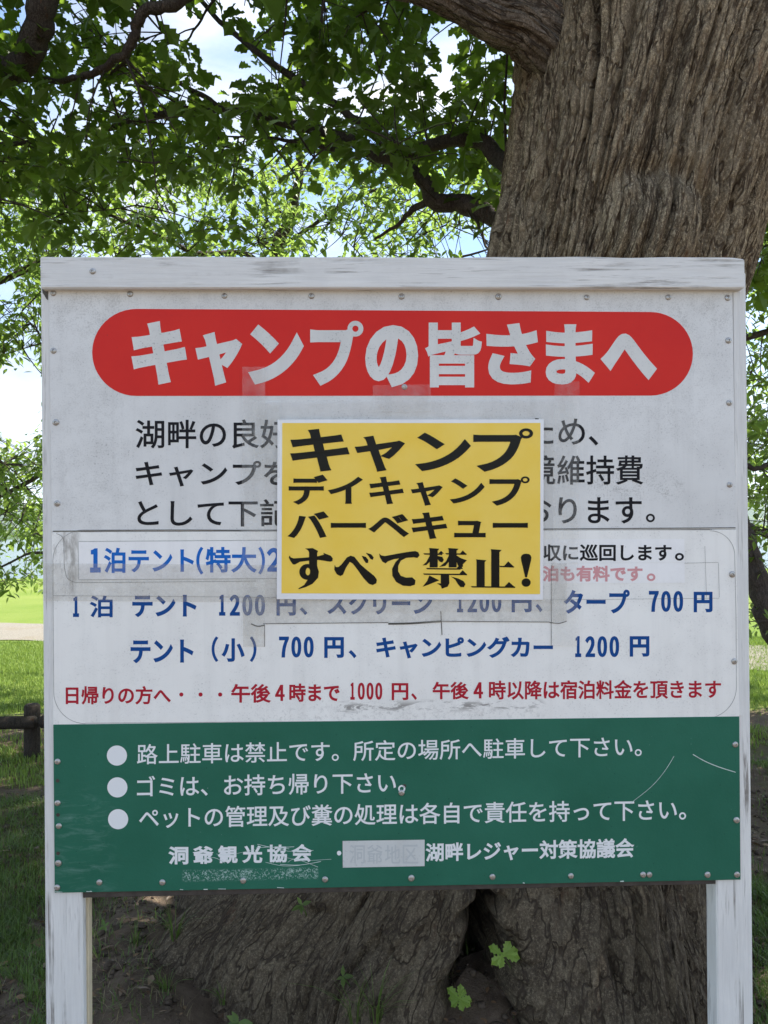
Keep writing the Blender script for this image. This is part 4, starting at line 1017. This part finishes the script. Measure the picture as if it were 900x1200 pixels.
def c1():
    while True:
        u = random.uniform(-260, 640) if random.random() < .5 else random.uniform(-120, 60); v = random.uniform(150, 690); d = random.uniform(5.8, 9.0)
        if random.random() < .22: u = random.uniform(30, 620); v = random.uniform(175, 315)
        if v > 320 and u > 70 and random.random() < .75: continue
        if v > 640 and u > 0 and random.random() < .6: continue
        if u > 60 and v < 190 and random.random() < .5: continue
        return at(u, v, d)
g1 = [(18, 470, 44, 50), (30, 405, 12, 22), (5, 350, 14, 25), (8, 650, 12, 22), (14, 606, 10, 14), (10, 250, 14, 14), (570, 285, 34, 26), (520, 290, 26, 14), (390, 285, 20, 18)]
B = at(300, 800, 8.0); B.z = 0
cherry('leafy cherry tree with drooping branches showing at the left edge of the board', (300, 800), 8.0,
       [([Vector((B.x, B.y, -.2)), at(305, 700, 8.0), at(312, 500, 8.0), at(322, 310, 7.9), at(343, 250, 7.8), at(352, 180, 7.6)], .13, .032),
        ([at(320, 330, 7.9), at(290, 298, 7.5), at(232, 297, 7.2), (at(190, 278, 7.0)), at(125, 250, 6.8), at(40, 215, 6.6), at(-60, 190, 6.4)], .032, .008),
        ([at(312, 480, 8), at(200, 400, 7.4), at(80, 310, 6.9), at(0, 330, 6.6), at(-80, 360, 6.4)], .06, .012), ([at(80, 310, 6.9), at(50, 340, 6.8), at(20, 370, 6.7)], .012, .005),
        ([at(308, 600, 8), at(190, 560, 7.4), at(90, 540, 7), at(20, 572, 6.8), at(-60, 610, 6.6)], .05, .01), ([at(190, 560, 7.4), at(90, 640, 7), at(30, 650, 6.8), at(-40, 690, 6.6)], .02, .007),
        ([at(330, 290, 7.9), at(420, 230, 7.6), at(500, 215, 7.4), at(600, 220, 7.4)], .024, .007), ([at(322, 400, 7.9), at(450, 330, 7.6), at(560, 296, 7.4), at(577, 290, 7.2)], .02, .005),
        ([at(305, 640, 8), at(200, 470, 9.2), at(60, 380, 9.6)], .04, .01)], c1, 2900, 300, g1)
def c2():
    while True:
        u = random.uniform(760, 1250) if random.random() < .55 else random.uniform(868, 940); v = random.uniform(120, 730); d = random.uniform(4.9, 8.2)
        if u < 865 and random.random() < .6: continue
        if v > 640 and random.random() < .5: continue
        return at(u, v, d)
g2 = [(888, 372, 11, 26), (892, 430, 8, 14), (892, 600, 12, 14), (895, 660, 9, 9), (880, 700, 6, 10)]
B2 = at(925, 800, 5.2); B2.z = 0
cherry('cherry tree with a slanting bare trunk beside the right post', (925, 800), 5.2,
       [([Vector((B2.x+.03, B2.y, -.2)), at(925, 790, 5.2), at(905, 735, 5.2), at(890, 690, 5.2), at(872, 630, 5.2), at(858, 590, 5.2), at(842, 520, 5.25), at(850, 400, 5.4), at(880, 250, 5.6)], .085, .06),
        ([at(842, 520, 5.25), at(880, 548, 5.2), at(905, 542, 5.2), at(960, 520, 5.2), at(1080, 470, 5.4)], .02, .01), ([at(858, 590, 5.2), at(780, 480, 5.6), at(700, 400, 6.0)], .05, .02),
        ([at(850, 400, 5.4), at(930, 380, 5.6), at(1050, 330, 6.0)], .03, .01), ([at(868, 610, 5.2), at(930, 640, 5.8), at(1020, 650, 6.4)], .025, .008), ([at(870, 300, 5.5), at(960, 200, 6.2), at(1100, 150, 7)], .035, .01)], c2, 1000, 300, g2)

# ------------------------------------------------------------------ low log fence
m_log = bark_mat('dark_weathered_log', (.085, .07, .055), (.055, .044, .035), (.035, .028, .022), 2)
f0 = ground_at(36, 886); DF = (f0-CAM).dot(CF)
fence = empty('log_fence', (f0.x, f0.y, 0)); tag(fence, 'low dark log fence with round posts crossing the grass left of the board', 'fence')
def log(name, A, B, r, parent, cham=.012, k=18):
    A = Vector(A); B = Vector(B); L = (B-A).length; t = (B-A)/L; n = t.orthogonal().normalized(); b = t.cross(n); bm = bmesh.new(); rings = []
    pts = [(0, r-cham), (cham, r)]+[(L*i/9, r) for i in range(1, 9)]+[(L-cham, r), (L, r-cham)]
    o = random.random()*40
    for s, rr in pts:
        rings.append([bm.verts.new(A+t*s+(n*math.cos(2*math.pi*j/k)+b*math.sin(2*math.pi*j/k))*rr*(1+.05*float(perlin(math.cos(2*math.pi*j/k)*2+o, math.sin(2*math.pi*j/k)*2, s*1.4)))) for j in range(k)])
    for a, c in zip(rings, rings[1:]):
        for j in range(k): bm.faces.new((a[j], a[(j+1) % k], c[(j+1) % k], c[j]))
    bm.faces.new(rings[0][::-1]); bm.faces.new(rings[-1]); bmesh.ops.recalc_face_normals(bm, faces=bm.faces)
    o = bm_obj(name, bm, m_log, None, True); under(parent, o); return o
ztop = at(36, 826, DF).z; zr = at(20, 845.5, DF).z
for i in range(5):
    x = f0.x-i*1.9+1.9; yy = f0.y+.02*i
    log('post', (x, yy, -.3), (x, yy, ztop), .052, fence)
for i in range(4):
    x = f0.x-i*1.9+1.9
    log('rail', (x+.06, f0.y-.052-.0, zr+.004*(i % 2)), (x-1.88+.06, f0.y-.052+.015, zr+.004*((i+1) % 2)), .043, fence)

# ------------------------------------------------------------------ grass, litter, seedlings
def outside_trunk(x, y):
    c, a, b = trunk_center(0.0); return (((x-c)/(a*1.0))**2+((y-YC)/(b*1.0))**2 > 1) | (((x-.97)/.13)**2+((y-.62)/.25)**2 < 1)
def grass_mass(name, n, region, Lr, mat, dens, wid=.004, lean=.5):
    x, y = region(n*6); ok = outside_trunk(x, y) & (rng.random(len(x)) < dens(x, y)); xs = np.stack([x[ok], y[ok]], 1)[:n]
    A = np.array(xs); n = len(A); z = gz(A[:, 0], A[:, 1]); an = rng.uniform(0, 2*math.pi, n); L = rng.uniform(Lr[0], Lr[1], n)*(.6+.8*rng.random(n)); ln = rng.uniform(.1, lean, n)*L
    dx, dy = np.cos(an), np.sin(an); w = wid*(.6+.8*rng.random(n)); V = np.zeros((n, 5, 3))
    for k, (h, s) in enumerate([(0, 1), (0, -1), (.55, .8), (.55, -.8), (1, 0)]):
        V[:, k, 0] = A[:, 0]+dx*ln*h*h-dy*w*s*.5; V[:, k, 1] = A[:, 1]+dy*ln*h*h+dx*w*s*.5; V[:, k, 2] = z-.005+L*h*(1-.25*h*ln/L)
    T = np.array([(0, 1, 3), (0, 3, 2), (2, 3, 4)]); Tt = (T[None]+(np.arange(n)*5)[:, None, None]).reshape(-1, 3)
    return tag(link(name, np_mesh(name, V.reshape(-1, 3), Tt), None, mat), kind='stuff')
random.seed(99)
m_lawn = leaf_mat('lawn_blade', (.16, .25, .04), (.27, .36, .08), (.25, .36, .06), .35)
def wedge(d, u):
    z = -(CAM.z-1.48); P = np.array(tuple(CAM))[None]+np.array(tuple(CF))[None]*d[:, None]+np.array(tuple(CR))[None]*((u-450)/F*d)[:, None]; return P[:, 0], P[:, 1]
def view_wedge(d0, d1, u0=-30, u1=930):
    return lambda n: wedge(rng.uniform(d0, d1, n), rng.uniform(u0, u1, n))
def wedge_sides(d0, d1):
    def f(n):
        r = rng.random(n); u = np.where(r < .45, rng.uniform(-60, 60, n), np.where(r < .75, rng.uniform(870, 960, n), rng.uniform(60, 870, n))); return wedge(rng.uniform(d0, d1, n), u)
    return f
def one(d0, d1, u0, u1): x, y = view_wedge(d0, d1, u0, u1)(1); return float(x[0]), float(y[0])
def pn(x, y, s=1.3, o=0.): return fbm(x*s+o, y*s, 2.7+0*x, 3)
# a bright patch of grass in the shade left of the post, bare soil around it
def near_dens(x, y):
    q = pn(x, y); return np.where(q > .18, .85, np.where(q > 0, .10, .02))
grass_mass('grass', 22000, wedge_sides(2.0, 5.0), (.018, .05), m_grass, near_dens, .003, 1.0)
gp = at(10, 1060, 3.0)
grass_mass('grass', 5000, lambda n: (gp.x+rng.normal(0, .16, n), gp.y+rng.normal(0, .22, n)), (.025, .065), m_grass, lambda x, y: np.clip(.7+pn(x, y, 4.), 0, 1), .003, 1.0)
gp2 = ground_at(905, 1060)
grass_mass('grass', 4000, lambda n: (gp2.x+rng.normal(0, .14, n), gp2.y+rng.normal(0, .18, n)), (.02, .06), m_grass, lambda x, y: np.clip(.7+pn(x, y, 4.), 0, 1), .003, 1.0)
grass_mass('grass', 70000, wedge_sides(4.6, 11.0), (.02, .055), m_lawn, lambda x, y: np.clip((y-4.0)/2.0+pn(x, y, .9), .03, 1), .006)
grass_mass('grass', 3500, view_wedge(1.6, 4.0, -60, 960), (.02, .06), m_straw, lambda x, y: np.where(pn(x, y, 2.2, 5.) > .1, .9, .2), .0018, 2.2)
# litter of dry leaf scraps on the soil
bag = LeafBag(cherry_leaf); random.seed(4)
for i in range(5200):
    x, y = one(1.6, 5.5, -80, 980)
    if not outside_trunk(x, y): continue
    a = random.uniform(0, 6.28); bag.leaf((x, y, float(gz(x, y))+.004), (math.cos(a), math.sin(a), random.uniform(-.2, .3)), (random.uniform(-.5, .5), random.uniform(-.5, .5), 1), random.uniform(.006, .026))
for i in range(420):
    x, y = one(1.7, 4.2, -80, 980)
    if not outside_trunk(x, y): continue
    a = random.uniform(0, 6.28); bag.leaf((x, y, float(gz(x, y))+.010), (math.cos(a), math.sin(a), random.uniform(-.1, .4)), (random.uniform(-.7, .7), random.uniform(-.7, .7), 1), random.uniform(.03, .055))
bag.build(None, m_leaf_dry, 0, 'leaf', 'leaf_litter')
# stones and clods
def clod():
    bm = bmesh.new(); bmesh.ops.create_icosphere(bm, subdivisions=1, radius=1); V = [v.co.copy() for v in bm.verts]; Fc = [[v.index for v in f.verts] for f in bm.faces]; bm.free(); return np.array([tuple(v) for v in V]), np.array(Fc)
CV, CFc = clod(); n = 6000; VV = []
pp = []
while len(pp) < n:
    x, y = one(1.5, 4.5, -80, 980)
    if outside_trunk(x, y): pp.append((x, y))
pp = np.array(pp); s = rng.uniform(.003, .016, n)*(.5+rng.random(n)); zz = gz(pp[:, 0], pp[:, 1])
Vc = np.concatenate([pp, zz[:, None]], 1)[:, None]+s[:, None, None]*CV[None]*(1+.35*rng.normal(size=(n, len(CV), 1)))*np.array([1, 1, .6]); Tc = (CFc[None]+(np.arange(n)*len(CV))[:, None, None]).reshape(-1, 3)
m_clod = mat_plain('soil_clod', (.085, .065, .048), .95, .4, 60, .1)
tag(link('soil_crumbs', np_mesh('soil_crumbs', Vc.reshape(-1, 3), Tc, True), None, m_clod), kind='stuff')

dg = None
def surface_at(px, py):
    """where the view ray meets trunk or ground"""
    d = (CF+CR*((px-450)/F)-CU*((py-600)/F)).normalized(); g = ground_at(px, py) if py > 640 else CAM+d*9
    best = (g-CAM).length
    hit, loc, nor, idx = tr.ray_cast(CAM, d)                 # the trunk mesh holds place coordinates
    if hit and (loc-CAM).length < best: return loc, nor
    return CAM+d*best, Vector((0, 0, 1))
bpy.context.view_layer.update()
def seedling(px, py, size, n, label, mat=m_leaf_lime, lobed=True, name='oak_seedling', cat='seedling', L=(.05, .075)):
    p, nor = surface_at(px, py); p.z = max(p.z, float(gz(p.x, p.y))-.01); foot = p-Vector((0, 0, size*.4))
    t = empty(name, foot); tag(t, label, cat)
    top = foot+Vector((0, -.02, size*.55))+nor*.03
    o, S = tube('stem', [foot, (foot+top)/2+Vector((.006, -.01, 0)), top], .0022, .0014, m_grass, None, 6, 4); under(t, o)
    b = LeafBag(oak_leaf if lobed else cherry_leaf)
    for i in range(n):
        a = random.uniform(0, 1)+i*6.28/n; d = Vector((math.cos(a), -.35+.5*math.sin(a), .55*math.sin(a)+.1)); b.leaf(top, d, (random.uniform(-.2, .2), -.8, .6), random.uniform(*L))
    b.build(t, mat, n); return t
random.seed(12)
seedling(598, 1122, .10, 6, 'small lime green oak seedling growing from the cavity edge between the roots', L=(.036, .05))
seedling(528, 1188, .09, 9, 'lime green seedling cluster at the bottom edge below the root cavity', L=(.03, .045))
seedling(286, 1190, .06, 6, 'low rosette of green leaves on the soil between left post and trunk', m_grass, False, 'weed', 'plant', (.03, .045))
seedling(359, 1062, .09, 4, 'small sprout with two green leaves on the bark just under the green sheet', m_leaf_cherry, False, 'sprout', 'plant', (.025, .04))
seedling(198, 1058, .10, 4, 'yellow green sprout peeking out under the lower left of the board', m_leaf_lime, False, 'sprout', 'plant', (.035, .05))
seedling(412, 1148, .07, 4, 'tiny sprout on the bark in the middle of the left root', m_leaf_cherry, False, 'sprout', 'plant', (.02, .032))
seedling(125, 1112, .05, 4, 'tiny weed on bare soil just right of the left post', m_grass, False, 'weed', 'plant', (.02, .03))
def tussock(px, py, n, Lr, label, green=True):
    p, nor = surface_at(px, py); p.z = max(p.z, float(gz(p.x, p.y))); V = []; T = []
    for i in range(n):
        a = random.uniform(0, 6.28); L = random.uniform(*Lr); w = random.uniform(.002, .004); ln = random.uniform(.2, .9)*L; dx, dy = math.cos(a), math.sin(a)*.7-.2; b0 = Vector((dx*.012, dy*.012, -.01)); o = len(V)
        for h, s in [(0, 1), (0, -1), (.35, 1), (.35, -1), (.7, .8), (.7, -.8), (1, 0)]:
            V.append(tuple(b0+Vector((dx*ln*h*h-dy*w*s*.5, dy*ln*h*h+dx*w*s*.5, L*h*(1-.45*h*ln/L)))))
        T += [(o, o+1, o+3), (o, o+3, o+2), (o+2, o+3, o+5), (o+2, o+5, o+4), (o+4, o+5, o+6)]
    o = link('grass_tuft', np_mesh('grass_tuft', V, T), None, m_grass if green else m_straw, p); tag(o, label, 'grass tuft'); return o
tussock(205, 1098, 26, (.10, .20), 'loose green grass tuft at the left foot of the trunk')
tussock(160, 1128, 16, (.06, .12), 'thin grass tuft on soil between the post and the trunk')
tussock(196, 1182, 22, (.05, .10), 'spreading grass tuft at the lower left root of the oak')
tussock(262, 1172, 18, (.05, .09), 'short grass tuft against the left root near the bottom edge')
tussock(440, 1195, 26, (.10, .22), 'long thin grass blades at the bottom between the two root lobes')
tussock(415, 1198, 14, (.12, .26), 'tall sparse grass blades in front of the left root lobe')
tussock(565, 1160, 24, (.06, .13), 'dry grass tuft inside the root cavity', False)
tussock(545, 1150, 14, (.06, .10), 'green grass wisps at the mouth of the root cavity')

# ------------------------------------------------------------------ air between here and the hills
bm = bmesh.new(); box_bm(bm, -6200, 6200, -120, 5600, -5, 420)
mh = bpy.data.materials.new('pale_air'); mh.use_nodes = True; nt = mh.node_tree; nt.nodes.remove(nt.nodes['Principled BSDF'])
pv = nt.nodes.new('ShaderNodeVolumePrincipled'); pv.inputs['Density'].default_value = 1.1e-4; pv.inputs['Color'].default_value = (.80, .88, 1, 1); pv.inputs['Anisotropy'].default_value = .2
nt.links.new(pv.outputs[0], nt.nodes['Material Output'].inputs['Volume'])
tag(bm_obj('haze', bm, mh), kind='stuff')
